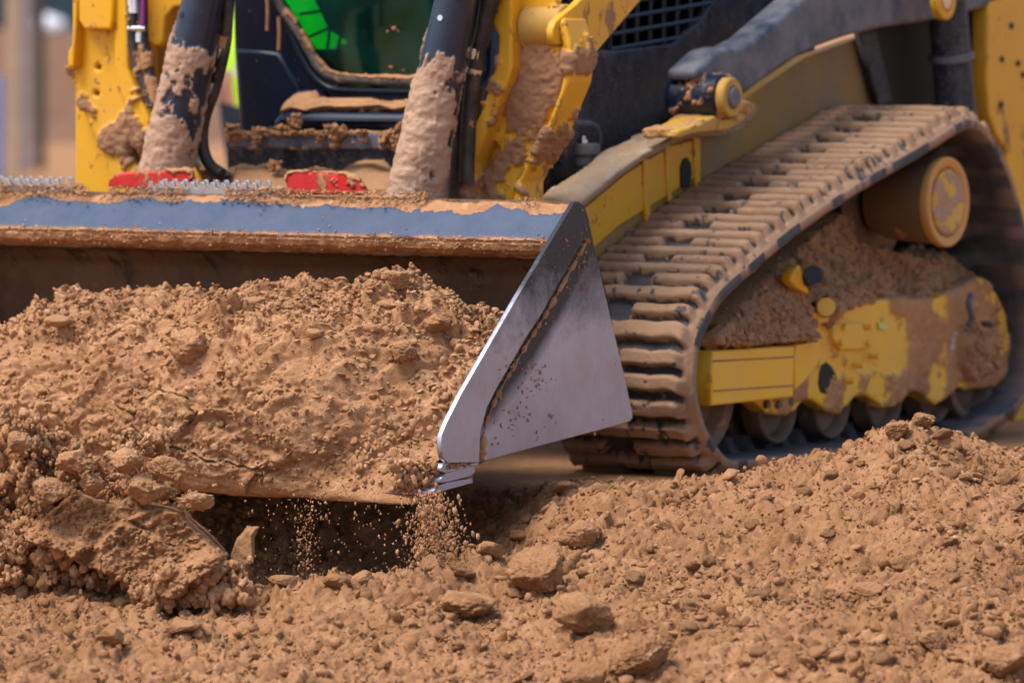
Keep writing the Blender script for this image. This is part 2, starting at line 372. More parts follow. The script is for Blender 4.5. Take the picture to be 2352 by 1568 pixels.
def ground_z(x, y, detail=True):
    P = np.stack([x, y, np.zeros_like(x)], 1); s, t = st(P); z = ground_base(s, t)
    near = sst(9.6, 10.3, t) * (1 - sst(12.62, 12.85, t)) * sst(-1.6, -1.3, s) * (1 - sst(1.5, 1.9, s))
    z = z + .035 * fbm(P * 2.2, 3, 40) * (.4 + .6 * near) * (1 - .75 * sst(12.55, 12.9, t))
    if detail:
        wp = P.copy(); wp[:, 0] += .02 * vnoise(P * 12, 51); wp[:, 1] += .02 * vnoise(P * 12, 52)
        F1, F2, fa, idv = cells(wp[:, :2] * 11, 3); G1, G2, ga, gid = cells(wp[:, :2] * 31, 4); H1, H2, ha, hid = cells(wp[:, :2] * 68, 5); fa = fa * sst(0, .22, F2 - F1); ga = ga * sst(0, .3, G2 - G1); ha = ha * sst(0, .4, H2 - H1)
        clump = sst(-.1, .5, fbm(P * 3.5, 3, 60))
        z = z + near * (.030 * fbm(P * 7, 4, 41) + .026 * fa * (.3 + .7 * clump) + .016 * ga + .008 * np.clip(.45 - G1, 0, .45) * 2 + .0095 * ha + .002 * np.clip(.5 - H1, -.1, .5) * 2 + .005 * fbm(P * 60, 4, 42, .6, True))
        z = z - near * .010 * (1 - sst(0, .12, F2 - F1)) * clump
        z = z + (1 - near) * .004 * fbm(P * 25, 3, 43)
    # ruts pressed by the tracks, keeps the pad clear of the running gear
    pad = (1 - sst(.0, .12, np.abs(y - .65) - .95)) * (1 - sst(0, .05, np.abs(np.abs(x) - .68) - .24))
    return z * (1 - pad) + pad * (.0 + .0 * z)
sa = np.concatenate([-np.geomspace(500, 1.46, 34), np.arange(-1.4, 1.42, .0042), np.geomspace(1.46, 500, 34)])
ta = np.concatenate([-np.geomspace(300, 1, 14), np.arange(0, 9.9, .45), np.arange(9.95, 12.86, .0046), np.geomspace(12.9, 900, 60)])
SS, TT = np.meshgrid(sa, ta, indexing='ij'); SS = SS.ravel(); TT = TT.ravel()
GX = CAM[0] + SS * RT[0] + TT * FW0[0]; GY = CAM[1] + SS * RT[1] + TT * FW0[1]
GZ = ground_z(GX, GY); q_ = np.stack([GX, GY, GZ], 1); nr_ = sst(10.0, 10.4, TT) * (1 - sst(12.6, 12.8, TT)) * (1 - sst(1.35, 1.4, np.abs(SS)))
GVX = nr_ * .011 * fbm(q_ * 30, 3, 171, .65); GVY = nr_ * .011 * fbm(q_ * 30 + 50, 3, 172, .65); GZ = GZ + nr_ * (.006 * fbm(q_ * 44, 4, 173, .65) - .006 * sst(.35, .8, fbm(q_ * 26, 2, 174, .6, True)))
GT = .55 * fbm(np.stack([GX, GY, 0 * GX], 1) * 5, 4, 70) + .45 * fbm(np.stack([GX, GY, GZ], 1) * 34, 3, 71)
me = np_mesh('ground', np.stack([GX + GVX, GY + GVY, GZ], 1), grid_faces(len(sa), len(ta)))
set_attr(me, 'tone', GT); ground = link('ground', me, M_soil); tag(ground, kind='structure')
del SS, TT, GX, GY, GZ

# ================================================================== CLOD MAKERS
def ico(sub):
    bm = bmesh.new(); bmesh.ops.create_icosphere(bm, subdivisions=sub, radius=1); bm.verts.ensure_lookup_table()
    V = np.array([v.co[:] for v in bm.verts]); F = np.array([[v.index for v in f.verts] for f in bm.faces]); bm.free(); return V, F
ICO = {k: ico(k) for k in (1, 2, 3, 5, 6)}
def chunk_shape(sub, r, flat=1.0, nplanes=11, rough=.06):
    V, F = ICO[sub]; D = V / np.linalg.norm(V, axis=1, keepdims=True)
    nn = r.normal(size=(nplanes, 3)); nn /= np.linalg.norm(nn, axis=1, keepdims=True); dk = r.uniform(.62, 1.0, nplanes)
    dot = D @ nn.T; rad = np.where(dot > .05, dk[None] / np.maximum(dot, .05), 9).min(1); rad = np.minimum(rad, 1.15)
    P = D * rad[:, None]; P = P * (1 + rough * fbm(P * 2.6 + r.uniform(0, 90), 4, 8, .6))[:, None]
    P[:, 2] *= flat; return P, F
PROTO1 = [chunk_shape(1, rng, rng.uniform(.35, .8), 6, .35) for _ in range(16)]
PROTO2 = [chunk_shape(2, rng, rng.uniform(.35, .85), 6, .40) for _ in range(24)]
PROTO3 = [chunk_shape(3, rng, rng.uniform(.6, 1), 7, .75) for _ in range(12)]
FLAKE2 = [chunk_shape(2, rng, rng.uniform(.14, .28), 8, .10) for _ in range(8)]
def rotmats(n, tilt=1.0):
    a = rng.normal(size=(n, 3)); a /= np.linalg.norm(a, axis=1, keepdims=True); th = rng.uniform(0, 2 * math.pi, n)
    if tilt < 1: a = a * tilt + np.array([0, 0, 1.0]) * (1 - tilt) * np.sign(a[:, 2:3] + 1e-6); a /= np.linalg.norm(a, axis=1, keepdims=True)
    c = np.cos(th); s = np.sin(th); C = 1 - c; x, y, z = a.T
    return np.stack([np.stack([c + x * x * C, x * y * C - z * s, x * z * C + y * s], 1), np.stack([y * x * C + z * s, c + y * y * C, y * z * C - x * s], 1), np.stack([z * x * C - y * s, z * y * C + x * s, c + z * z * C], 1)], 1)
def scatter(name, P, size, protos, mat, tilt=1.0, stretch=None, smooth=False, parent=None):
    P = np.asarray(P); size = np.asarray(size); TT_ = []; pid = rng.integers(0, len(protos), len(P)); VV = []; FF = []; off = 0
    for k, (pv, pf) in enumerate(protos):
        ix = np.where(pid == k)[0]
        if not len(ix): continue
        R_ = rotmats(len(ix), tilt); W = np.einsum('nij,vj->nvi', R_, pv) * size[ix][:, None, None]
        if stretch is not None: W = W * np.array(stretch)[None, None]
        W = W + P[ix][:, None]; n, v = W.shape[:2]; TT_.append(np.repeat(rng.normal(0, .5, n).clip(-1, 1), v)); VV.append(W.reshape(-1, 3)); FF.append((pf[None] + (np.arange(n) * v)[:, None, None]).reshape(-1, 3) + off); off += n * v
    me = np_mesh(name, np.concatenate(VV), np.concatenate(FF), 3); set_attr(me, 'tone', np.concatenate(TT_)); return link(name, me, mat, parent, smooth)
def psize(n, a, b, p=2.2):
    u = rng.random(n); return (a ** (1 - p) + u * (b ** (1 - p) - a ** (1 - p))) ** (1 / (1 - p))

# loose crumbs lying over the ground in view
n = 46000
t_ = np.sqrt(rng.uniform(10.3 ** 2, 12.78 ** 2, n)); s_ = rng.uniform(-1, 1, n) * (t_ * .0905 + .06)
x_ = CAM[0] + s_ * RT[0] + t_ * FW0[0]; y_ = CAM[1] + s_ * RT[1] + t_ * FW0[1]
dens = sst(-.55, .45, fbm(np.stack([x_, y_, 0 * x_], 1) * 4.5, 3, 77)) * .8 + .2 + .35 * sst(.3, 1.0, s_)
kp = rng.random(n) < dens; x_, y_, t_, s_ = x_[kp], y_[kp], t_[kp], s_[kp]
sz = psize(len(x_), .0026, .022, 3.1) * .72 * (1 + .5 * sst(.2, .7, fbm(np.stack([x_, y_, 0 * x_], 1) * 6, 3, 79)))
z_ = ground_z(x_, y_) + sz * .22
big = sz > .0075
o = scatter('loose_crumbs', np.stack([x_, y_, z_], 1)[~big], sz[~big], PROTO1, M_soil, .8); tag(o, 'small tan soil crumbs strewn over the bare ground in front of the machine', 'soil crumbs', kind='stuff')
o = scatter('loose_clods', np.stack([x_, y_, z_], 1)[big], sz[big], PROTO2, M_soil, .7, smooth=False); tag(o, 'thumb sized soil clods littering the slope in front of the machine', 'soil clods', kind='stuff')

def big_clod(name, c, rad, label, rot=(0, 0, 0), sub=5, seed=1, amp=.16, mat=M_soil, cuts=12, group=None, wfreq=2.2, flat=None):
    r = np.random.default_rng(seed); P, F = chunk_shape(sub, r, 1.0, cuts, .0)
    D = P / np.linalg.norm(P, axis=1, keepdims=True)
    q = np.stack([np.arctan2(D[:, 1], D[:, 0]) * 1.6 + .3 * fbm(P * 2, 3, seed), D[:, 2] * 2.2 + .3 * fbm(P * 2 + 9, 3, seed)], 1) * wfreq
    F1, F2, fa, _ = cells(q, seed); ed = sst(.2, .75, np.abs(D[:, 2]))
    d = amp * (.55 * fbm(P * 2.4 + seed, 4, seed) + .55 * fa * (1 - ed * .8)) + amp * .55 * fbm(P * 7 + seed, 5, seed + 3, .68) + amp * .42 * fbm(P * 14 + seed, 4, seed + 6, .65, True)
    P = P * (1 + d)[:, None] * np.array(rad)
    R_ = np.array(Matrix.Rotation(rot[2], 3, 'Z') @ Matrix.Rotation(rot[1], 3, 'Y') @ Matrix.Rotation(rot[0], 3, 'X'))
    me = np_mesh(name, P @ R_.T, F, 3); set_attr(me, 'tone', .5 * fbm(P * 20, 3, seed + 20) + .5 * fbm(P * 60, 3, seed + 21)); o = link(name, me, mat); o.location = c; tag(o, label, 'soil clod', group); return o
YAW = TH
def bc(u, v, d, w_, h_, dep, label, name='soil_clod', roll=0, **kw):
    """clod centred at photo point (u,v), d metres away; w_,h_ are its size in photo units at that distance"""
    if v > 1180 or u > 1250:                # rests on the ground: find where this spot of the ground is
        ds = np.arange(10.5, 13.0, .01); pts_ = np.array([K(u, v + h_ * .33, d=q) for q in ds]); hit = np.where(pts_[:, 2] <= ground_z(pts_[:, 0], pts_[:, 1]))[0]
        if len(hit) and not kw.get('mat'): d = float(ds[hit[0]])
    p = K(u, v, d=d); k = d / FPX
    o = big_clod(name, Vector(p), (w_ / 2 * k, dep, h_ / 2 * k), label, rot=(0, roll, YAW), **kw); return o
def slabclod(poly, d_, slope, label, amp=.02, thick=.16, seed=5, taper=14, freq=11, step=2.2, cx=None):
    P = np.array(poly); c = P.mean(0); k = d_ / FPX
    def ex(Q):
        q = np.stack([Q[:, 0] + .03 * vnoise(Q * 10, seed), Q[:, 2] + .03 * vnoise(Q * 10, seed + 1)], 1); F1, F2, fa, _ = cells(q * 9, seed); G1, G2, ga, _ = cells(q * 26, seed + 1)
        return amp * 2.2 * fa * sst(0, .14, F2 - F1) + amp * .7 * ga * sst(0, .3, G2 - G1) + amp * .8 * fbm(Q * 32, 4, seed, .65) + amp * .3 * fbm(Q * 90, 3, seed)
    o = kgrid('soil_clod', poly, lambda u, v: d_ - (v - c[1]) * k * slope + k * .25 * (c[0] - u), M_soil, None, step, amp, freq, 'd', thick, seed, ex, taper); tag(o, label, 'soil clod'); return o
t7 = lambda pts: [(x / 2.0, y / 2.0 + 980) for x, y in pts]
slabclod(t7([(60, 470), (130, 420), (190, 390), (250, 350), (300, 290), (370, 280), (440, 325), (520, 340), (600, 290), (690, 335), (830, 380), (870, 430), (950, 500), (1035, 590), (1010, 660), (940, 700), (880, 735), (850, 790), (790, 815), (700, 800), (620, 760), (560, 730), (470, 690), (350, 650), (290, 600), (200, 570), (110, 540)]), 11.34, .45, 'huge cleaved tan clod leaning at the left, largest in the foreground', .024, .13, 21, 14, 8)
slabclod(t7([(850, 640), (900, 600), (980, 610), (1045, 620), (1055, 660), (1000, 720), (960, 730), (940, 760), (880, 750), (845, 700)]), 11.28, .4, 'blocky clod at the foot of the huge leaning clod, on its right', .016, .08, 22, 8, 16)
bc(70, 1225, 11.45, 180, 190, .07, 'pale lumpy clod at the left edge beside the huge leaning clod', seed=6, sub=5, amp=.22, roll=-.3)
bc(18, 1285, 11.35, 90, 75, .04, 'small clod low at the left edge in front of the pale lumpy one', seed=7, sub=5, amp=.2)
slabclod(t7([(1058, 600), (1070, 560), (1085, 515), (1110, 490), (1135, 455), (1160, 462), (1187, 462), (1165, 510), (1166, 600), (1140, 640), (1132, 692), (1100, 692), (1065, 660)]), 11.40, .2, 'thin upright shard of soil standing right of the huge clod', .006, .03, 23, 5, 20, 1.6)
bc(772, 1335, 11.66, 58, 34, .025, 'rounded clod in the shade under the middle of the bucket', seed=31, sub=5)
bc(835, 1330, 11.6, 50, 36, .02, 'blocky clod just below the rounded shaded clod', seed=32, sub=5)
bc(700, 1282, 11.9, 66, 38, .03, 'dim clod deep under the bucket behind the rounded shaded clod', seed=33, sub=5)
bc(655, 1335, 11.5, 70, 34, .03, 'flat clod between the upright shard and the blocky shaded clod', seed=34, sub=5)
bc(985, 1300, 11.75, 60, 50, .03, 'clod in the shade left of the falling crumbs', seed=35, sub=5)
bc(1238, 1318, 11.47, 130, 110, .05, 'pitted tan boulder of soil right of the falling crumbs', seed=36, sub=6, amp=.16)
bc(1345, 1410, 11.3, 130, 95, .05, 'angular clod lower right of the pitted boulder of soil', seed=37, sub=5, amp=.2, roll=.4)
bc(1128, 1262, 11.95, 60, 36, .025, 'shaded clod under the right lip of the bucket', seed=38, sub=5)
bc(1330, 1225, 11.95, 90, 60, .04, 'clod half buried behind the pitted boulder of soil', seed=39, sub=5)
bc(1075, 1392, 11.45, 150, 70, .06, 'low lump of fallen soil straight below the falling crumbs', seed=40, sub=5, amp=.2)
bc(1470, 1512, 11.05, 140, 84, .04, 'big crumbly clod at the bottom edge right of centre', seed=41, sub=6, amp=.24, roll=-.3)
bc(1350, 1555, 10.95, 90, 60, .03, 'clod cut by the bottom edge left of the big crumbly one', seed=42, sub=5)
bc(1990, 1355, 11.35, 75, 34, .03, 'flat dark undersided clod alone on the right slope', seed=43, sub=5)
bc(2075, 1292, 11.6, 62, 40, .03, 'pale clod halfway up the right slope', seed=44, sub=5)
bc(255, 1462, 11.0, 66, 36, .03, 'pale flat clod at the bottom left of the foreground', seed=45, sub=5)
bc(420, 1440, 11.08, 80, 30, .03, 'long low clod left of centre in the foreground', seed=46, sub=5)
bc(2310, 1515, 10.9, 110, 80, .04, 'clod in the bottom right corner', seed=47, sub=5, amp=.2)
bc(2145, 1470, 11.0, 60, 44, .03, 'clod left of the bottom right corner one', seed=48, sub=5)
bc(2062, 985, 12.0, 58, 40, .03, 'knobbly clod crowning the right mound in front of the track', seed=49, sub=5, amp=.25)
bc(2120, 968, 12.03, 60, 36, .03, 'second clod on the mound crest, right of the knobbly one', seed=50, sub=5, amp=.25)
bc(1290, 1118, 12.4, 60, 26, .03, 'clod at the edge of the flat pad below the front of the track', seed=51, sub=5)
# medium clods scattered, indistinguishable among themselves
def med(n, ufn, name, label, group, a, b, sub=3):
    protos = [np_mesh(name, chunk_shape(sub, rng, rng.uniform(.5, .85), 7, .45)[0], ICO[sub][1], 3) for _ in range(6)]
    for me in protos: me.materials.append(M_soil)
    for i in range(n):
        p, r = ufn(i); o = bpy.data.objects.new(name, protos[rnd.randrange(6)]); COL.objects.link(o)
        o.location = p; o.scale = (r * rnd.uniform(.8, 1.4), r, r * rnd.uniform(.6, 1)); o.rotation_euler = (rnd.uniform(-.5, .5), rnd.uniform(-.5, .5), rnd.uniform(0, 6.28)); tag(o, label, 'soil clod', group)
def gpos(s, t, r): 
    x = CAM[0] + s * RT[0] + t * FW0[0]; y = CAM[1] + s * RT[1] + t * FW0[1]; return (x, y, float(ground_z(np.array([x]), np.array([y]))[0]) + r * .2)
def f_right(i):
    t = rnd.uniform(10.7, 12.0); s = rnd.uniform(.25, 1.05) * t / 11.6; r = rnd.uniform(.010, .019); return gpos(s, t, r), r
def f_mid(i):
    t = rnd.uniform(11.35, 12.1); s = rnd.uniform(-.55, .2); r = rnd.uniform(.010, .024); return gpos(s, t, r), r
def f_left(i):
    t = rnd.uniform(10.7, 11.3); s = rnd.uniform(-1.0, .2) * t / 11.6; r = rnd.uniform(.008, .014); return gpos(s, t, r), r
med(60, f_right, 'soil_clod', 'walnut sized clod on the open slope right of the bucket', 'walnut sized clods on the right slope', 0, 0)
med(60, f_mid, 'soil_clod', 'fist sized clod in the churned hollow below the bucket lip', 'clods in the hollow below the bucket', 0, 0)
med(24, f_left, 'soil_clod', 'small clod on the flatter soil along the bottom left', 'small clods along the bottom left', 0, 0)

# ================================================================== LOAD OF SOIL IN THE BUCKET
sil = [(-260, 800), (-120, 760), (0, 733), (60, 712), (150, 676), (250, 652), (350, 648), (420, 668), (500, 655), (560, 642), (640, 622), (760, 622), (850, 640), (905, 614), (945, 622), (990, 662), (1080, 690), (1150, 738), (1240, 820)]
sp = np.array([K(u, v, y=-.92) for u, v in sil])
XL = np.arange(-1.3, .869, .0036)
e2 = sst(.60, .864, XL)
hp = np.interp(XL, sp[:, 0], sp[:, 2]) - .034 - .012 * (1 - sst(-.6, -.1, XL))
e = sst(.48, .868, XL)                       # towards the side plate the heap shrinks back behind the plate's front edge
def yedge(z): return -1.224 + (z - .121) * (.553 / .526)
e2 = sst(.60, .864, XL)
e3 = sst(.845, .868, XL)
ctrl_y = [-1.274 + .03 * e3, -1.318 + .02 * e2 + .02 * e3, -1.352 + .075 * e, -1.350 + .13 * e, -1.300 + .16 * e, -1.20 + .14 * e, -1.06 + .10 * e, -.92 + .04 * e, -.78 + 0 * XL, -.56 + 0 * XL]
ctrl_z = [.026 + .014 * e3, .024 + .02 * e3, .085 + .01 * e2, .20 + 0 * XL, .30 + .01 * e, np.minimum(.385, hp - .03), hp - .035, hp + .010, hp - .03, hp - .14]
Bm = smooth_path([row for row in np.eye(10)], 5); Bm = np.array(Bm)
sidx = np.linspace(0, len(Bm) - 1, 330); Bm = np.array([Bm[int(i)] * (1 - (i % 1)) + Bm[min(int(i) + 1, len(Bm) - 1)] * (i % 1) for i in sidx])
ctrl_z = np.array(ctrl_z); ctrl_y = np.array(ctrl_y)
for k_ in range(2, 8): ctrl_y[k_] = ctrl_y[k_] * (1 - e2) + np.maximum(ctrl_y[k_], yedge(ctrl_z[k_]) + .012) * e2
Y = Bm @ ctrl_y; Z = Bm @ ctrl_z           # (ns, nx)
ym = Y[:, 250]; zm = Z[:, 250]; arc0 = np.concatenate([[0], np.cumsum(np.hypot(np.diff(ym), np.diff(zm)))]); L_ = arc0[-1]
ri = np.interp(np.linspace(0, L_, 330), arc0, np.arange(330)); lo = np.floor(ri).astype(int); hi = np.minimum(lo + 1, 329); fr = (ri - lo)[:, None]
Y = Y[lo] * (1 - fr) + Y[hi] * fr; Z = Z[lo] * (1 - fr) + Z[hi] * fr; ARC = np.linspace(0, L_, 330)
dY = np.gradient(Y, axis=0); dZ = np.gradient(Z, axis=0); ln = np.hypot(dY, dZ) + 1e-9; ny = -dZ / ln; nz = dY / ln
P = np.stack([np.broadcast_to(XL, Y.shape), Y, Z], -1).reshape(-1, 3); Nn = np.stack([0 * ny, ny, nz], -1).reshape(-1, 3)
A_ = np.broadcast_to(ARC[:, None], Y.shape).ravel(); top = sst(.36, .50, A_ + .05 * fbm(P * 5, 2, 90)); low = 1 - sst(.0, .05, A_)
wx = P[:, 0] + .03 * vnoise(P * 9, 61) + .010 * vnoise(P * 30, 63); wa = A_ + .03 * vnoise(P * 9, 62) + .010 * vnoise(P * 30, 64)
uv = np.stack([wx, wa], 1)
F1, F2, fa, _ = cells(uv * np.array([6.5, 8.5]), 12); G1, G2, ga, _ = cells(uv * np.array([17, 22]), 13); H1, H2, ha, hid = cells(uv * np.array([45, 62]), 14); fa = fa * sst(0, .16, F2 - F1); ga = ga * sst(0, .25, G2 - G1); ha = ha * sst(0, .35, H2 - H1)
J1, J2, ja, _ = cells(uv * np.array([95, 130]), 15); ja = ja * sst(0, .4, J2 - J1)
cm = sst(.0, .3, fbm(P * 4, 2, 91))
d = .032 * fa + (.014 + .012 * top) * ga + .018 * fbm(P * 6, 4, 92) + .006 * fbm(P * 30, 4, 93, .6) + .0042 * fbm(P * 130, 2, 89, .7, True) + .0065 * fbm(P * 62, 3, 96, .6, True) * (.4 + .6 * sst(-.2, .3, fbm(P * 7, 2, 97)))
d -= .045 * (1 - sst(0, .035, F2 - F1)) * sst(.1, .35, fbm(P * 5, 2, 88) + .12)
d += (.35 + .65 * top) * (.012 * ha + .010 * (.45 - H1) + .006 * ja)
d += top * (.012 * fbm(P * 22, 4, 94, .6, True) + .014 * ga)
d -= (1 - sst(.02, .3, A_)) * .01
d *= (.12 + .88 * sst(.02, .16, A_)) * (1 - .6 * sst(.80, .868, P[:, 0]))
P2 = P + Nn * d[:, None]
vd = np.stack([fbm(P * 24, 4, 95, .6), fbm(P * 24 + 40, 4, 98, .6), .5 * fbm(P * 24 + 80, 4, 99, .6)], 1) * (.008 + .020 * top)[:, None] * (1 - sst(.80, .855, P[:, 0]))[:, None] * sst(0.02, .16, A_)[:, None]
P2 += vd
P2[:, 0] = np.minimum(P2[:, 0], .866)
me = np_mesh('soil_load', P2, grid_faces(330, len(XL)))
set_attr(me, 'tone', .5 * fbm(P2 * 7, 4, 72) + .5 * fbm(P2 * 36, 3, 73)); load = link('soil_load', me, M_load); tag(load, 'heaped tan soil filling the steel bucket, crumbly on top and cleaved in front', 'soil heap')
# crumbs and flakes on the heap
idx = rng.choice(len(P2), 40000, p=(lambda q: q / q.sum())((.32 + top * 1.2 + .35 * sst(.5, .8, P[:, 0])) * sst(.05, .10, A_) * (P2[:, 0] > -1.15) * (P2[:, 0] < .84)))
szs = psize(len(idx), .0028, .013, 2.6) * .8; PP = P2[idx] + Nn[idx] * szs[:, None] * .25 + rng.normal(0, .002, (len(idx), 3)); bg_ = szs > .006
PP[:, 0] = np.minimum(PP[:, 0], .862)
o = scatter('heap_crumbs', PP[~bg_], szs[~bg_], PROTO1, M_load); tag(o, 'crumbs and small flakes covering the heap of soil in the bucket', 'soil crumbs', kind='stuff')
o = scatter('heap_clods', PP[bg_], szs[bg_], PROTO2 + FLAKE2, M_load, .6); tag(o, 'larger broken flakes and lumps on the heap of soil in the bucket', 'soil clods', kind='stuff')
def on_load(u, v):
    r = FW + RT * ((u - 1176) / FPX) - UP * ((v - 784) / FPX); D = P2 - CAM; tt = D @ r / (r @ r); e2 = ((D - tt[:, None] * r) ** 2).sum(1); c = np.where(e2 < .006 ** 2)[0]
    if not len(c): c = np.array([e2.argmin()])
    return P2[c[tt[c].argmin()]]
def lumps(u, v, w_, h_, dep, label, **kw):
    p = on_load(u, v); q = p - FW * dep * .25; k = 12.0 / FPX
    big_clod('soil_clod', Vector(q), (w_ / 2 * k, dep, h_ / 2 * k), label, rot=(0, kw.pop('roll', 0), YAW), mat=M_load, **kw)
lumps(432, 790, 95, 78, .035, 'large crumbly lump jutting from the left half of the bucket heap', seed=61, amp=.24)
lumps(905, 640, 60, 44, .03, 'knob of soil at the very top of the bucket heap', seed=62, amp=.25)
lumps(600, 797, 36, 30, .012, 'smooth dark pebble of clay in the face of the bucket heap', seed=63, amp=.06, cuts=9)
lumps(855, 750, 42, 24, .012, 'pale flat flake on the right half of the bucket heap', seed=64, amp=.08, cuts=8)
lumps(925, 805, 56, 46, .03, 'rounded lump below the pale flat flake on the bucket heap', seed=65, amp=.2)
lumps(885, 697, 50, 22, .014, 'pale slab near the top of the bucket heap, left of the knob', seed=66, amp=.08, cuts=8)
lumps(585, 690, 66, 26, .02, 'long flake high on the middle of the bucket heap', seed=67, amp=.1, cuts=8)
lumps(720, 765, 34, 26, .014, 'pale chip in the middle of the bucket heap', seed=68, amp=.1, cuts=8)
lumps(1010, 740, 55, 40, .03, 'lump on the right shoulder of the bucket heap', seed=69, amp=.24)
lumps(130, 735, 60, 30, .02, 'flat flake at the far left of the bucket heap', seed=70, amp=.1, cuts=8)

# ------------------------------------------------------------------ falling soil
def fall(n, ub, vb, dd, a, b, pw=2.2, warp=None):
    u = rng.uniform(*ub, n); v = rng.uniform(*vb, n)
    if warp is not None: k = warp(u, v); u, v = u[k], v[k]
    d_ = rng.uniform(*dd, len(u)); P = np.array([K(x, y, d=z) for x, y, z in zip(u, v, d_)]); return P, psize(len(u), a, b, pw)
Pa, sa_ = fall(7000, (870, 1150), (1130, 1385), (11.55, 11.85), .0010, .0068, 2.3, lambda u, v: rng.random(len(u)) < np.exp(-((u - 985 - (v - 1130) * .12) / (34 + (v - 1130) * .17)) ** 2) * (1 - .45 * sst(1180, 1380, v)))
Pb, sb_ = fall(1500, (560, 900), (1130, 1330), (11.5, 11.9), .0010, .0036, 2.4, lambda u, v: rng.random(len(u)) < .10 + .8 * np.exp(-((u - 705) / 30.) ** 2))
Pc, sc_ = fall(60, (820, 1010), (960, 1120), (11.35, 11.5), .003, .010, 2.2)
o = scatter('falling_crumbs', np.concatenate([Pa, Pb, Pc]), np.concatenate([sa_, sb_, sc_]), PROTO1, M_load, 1, (1, 1, 1.7), smooth=True)
tag(o, 'fine crumbs trickling down from the right end of the bucket lip', 'falling soil', kind='stuff')
def wl_(u, v): return (v < 1150 + np.clip(150 - u, 0, 120) * 1.1 + np.clip(u - 330, 0, 100) * .4) & (rng.random(len(u)) < sst(960, 1080, v + (200 - u) * .12 + 30 * np.sin(u / 45.)) * (1 - sst(330, 500, u - (v - 1100) * .25)))
Pd, sd2 = fall(330, (-60, 500), (960, 1290), (11.42, 11.62), .008, .026, 1.9, wl_)
q_ = [(p + rng.normal(0, 1, 3) * s * .62, s * rng.uniform(.25, .62)) for p, s in zip(Pd, sd2) for _ in range(13)]
Pe, se_ = fall(900, (-60, 520), (960, 1290), (11.40, 11.62), .0015, .006, 2.0, wl_)
Pd = np.concatenate([np.array([a for a, b in q_]), Pe]); sd2 = np.concatenate([np.array([b for a, b in q_]), se_])
Pf = []; sf = []
for _ in range(150):
    u = rnd.uniform(-30, 560); v = rnd.uniform(1215, 1345) if u < 330 else rnd.uniform(1320, 1385); dd_ = rnd.uniform(11.40, 11.5) if u < 330 else rnd.uniform(11.28, 11.4); c = K(u, v, d=dd_); r_ = rnd.uniform(.010, .024)
    for _k in range(9): Pf.append(c + rng.normal(0, .6, 3) * r_); sf.append(r_ * rnd.uniform(.3, .7))
Pd = np.concatenate([Pd, np.array(Pf)]); sd2 = np.concatenate([sd2, np.array(sf)])
o = scatter('tumbling_soil', Pd, sd2, PROTO3, M_load, 1, (1, 1, 1.25)); tag(o, 'cascade of broken soil tumbling off the left of the heap', 'falling soil', kind='stuff')
for i, (u, v, a, b, lb) in enumerate([(452, 1150, 74, 44, 'hooked lump of soil falling past the bucket edge beside the dark gap'), (385, 1078, 70, 60, 'rounded lump tumbling above the hooked lump'), (170, 1060, 80, 60, 'pale lump at the top of the tumbling soil'), (40, 1020, 60, 50, 'tumbling lump by the left edge, highest of them'),
                                   (290, 1060, 60, 52, 'tumbling lump between the pale lump and the rounded lump'), (330, 1125, 90, 62, 'wide lump tumbling just above the huge leaning clod'), (110, 1130, 84, 60, 'lump wedged above the pale lumpy clod at the left'), (210, 1110, 56, 48, 'small lump falling in the middle of the tumbling soil')]):
    bc(u, v, 11.36, a, b, .028, lb, seed=80 + i, sub=5, amp=.3, mat=M_load)

# ================================================================== TRACK LOADER
LD = empty('track_loader', (0, .4, 0)); tag(LD, 'muddy yellow and black compact track loader carrying a full bucket', 'track loader')
def part(name, loc=(0, 0, 0)):
    e = empty(name, loc); e.parent = LD; e.matrix_parent_inverse = Matrix.Translation(-Vector(LD.location)); return e
def kidlink(o, par):     # re-parent keeping world position
    o.parent = par; o.matrix_parent_inverse = Matrix.Translation(-Vector((0, 0, 0))) ; return o

# ---- bucket -------------------------------------------------------
A0 = np.array([-.672, .645]); B0 = np.array([-.758, .562])
prof = [A0, B0, B0 + [-.003, -.012], B0 + [.004, -.030], B0 + [.03, -.044], [-.690, .515], [-.632, .508], [-.585, .475], [-.555, .40], [-.520, .30], [-.500, .22], [-.515, .185], [-.57, .160], [-.75, .143], [-1.0, .122], [-1.14, .100], [-1.20, .068],
        [-1.20, .056], [-1.10, .086], [-1.0, .108], [-.75, .129], [-.50, .150], [-.458, .163], [-.458, .20], [-.475, .30], [-.520, .42], [-.575, .53], [-.640, .640]]
dens_ = []; 
for i in range(len(prof)):
    a = np.array(prof[i]); b = np.array(prof[(i + 1) % len(prof)]); L = np.linalg.norm(b - a)
    stp = .0032 if (i < 6 or i == len(prof) - 1) else (.010 if i < 12 else .03)
    k = max(1, int(L / stp)); dens_ += [a + (b - a) * j / k for j in range(k)]
PR = np.array(dens_); xs = np.arange(-.868, .8685, .0042); nx = len(xs)
V = np.stack([np.broadcast_to(xs[None], (len(PR), nx)), np.broadcast_to(PR[:, :1], (len(PR), nx)), np.broadcast_to(PR[:, 1:], (len(PR), nx))], -1).reshape(-1, 3)
tn = np.roll(PR, -1, 0) - np.roll(PR, 1, 0); nn_ = np.stack([tn[:, 1], -tn[:, 0]], 1); nn_ /= np.linalg.norm(nn_, axis=1, keepdims=True)
nn_ = -nn_; NN = np.broadcast_to(nn_[:, None], (len(PR), nx, 2)).reshape(-1, 2)
f_ = ((V[:, 1:] - A0) @ (B0 - A0)) / ((B0 - A0) @ (B0 - A0)); on_face = (np.abs((V[:, 1] - A0[0]) * (B0 - A0)[1] - (V[:, 2] - A0[1]) * (B0 - A0)[0]) < 1e-4) & (f_ > -.01) & (f_ < 1.01)
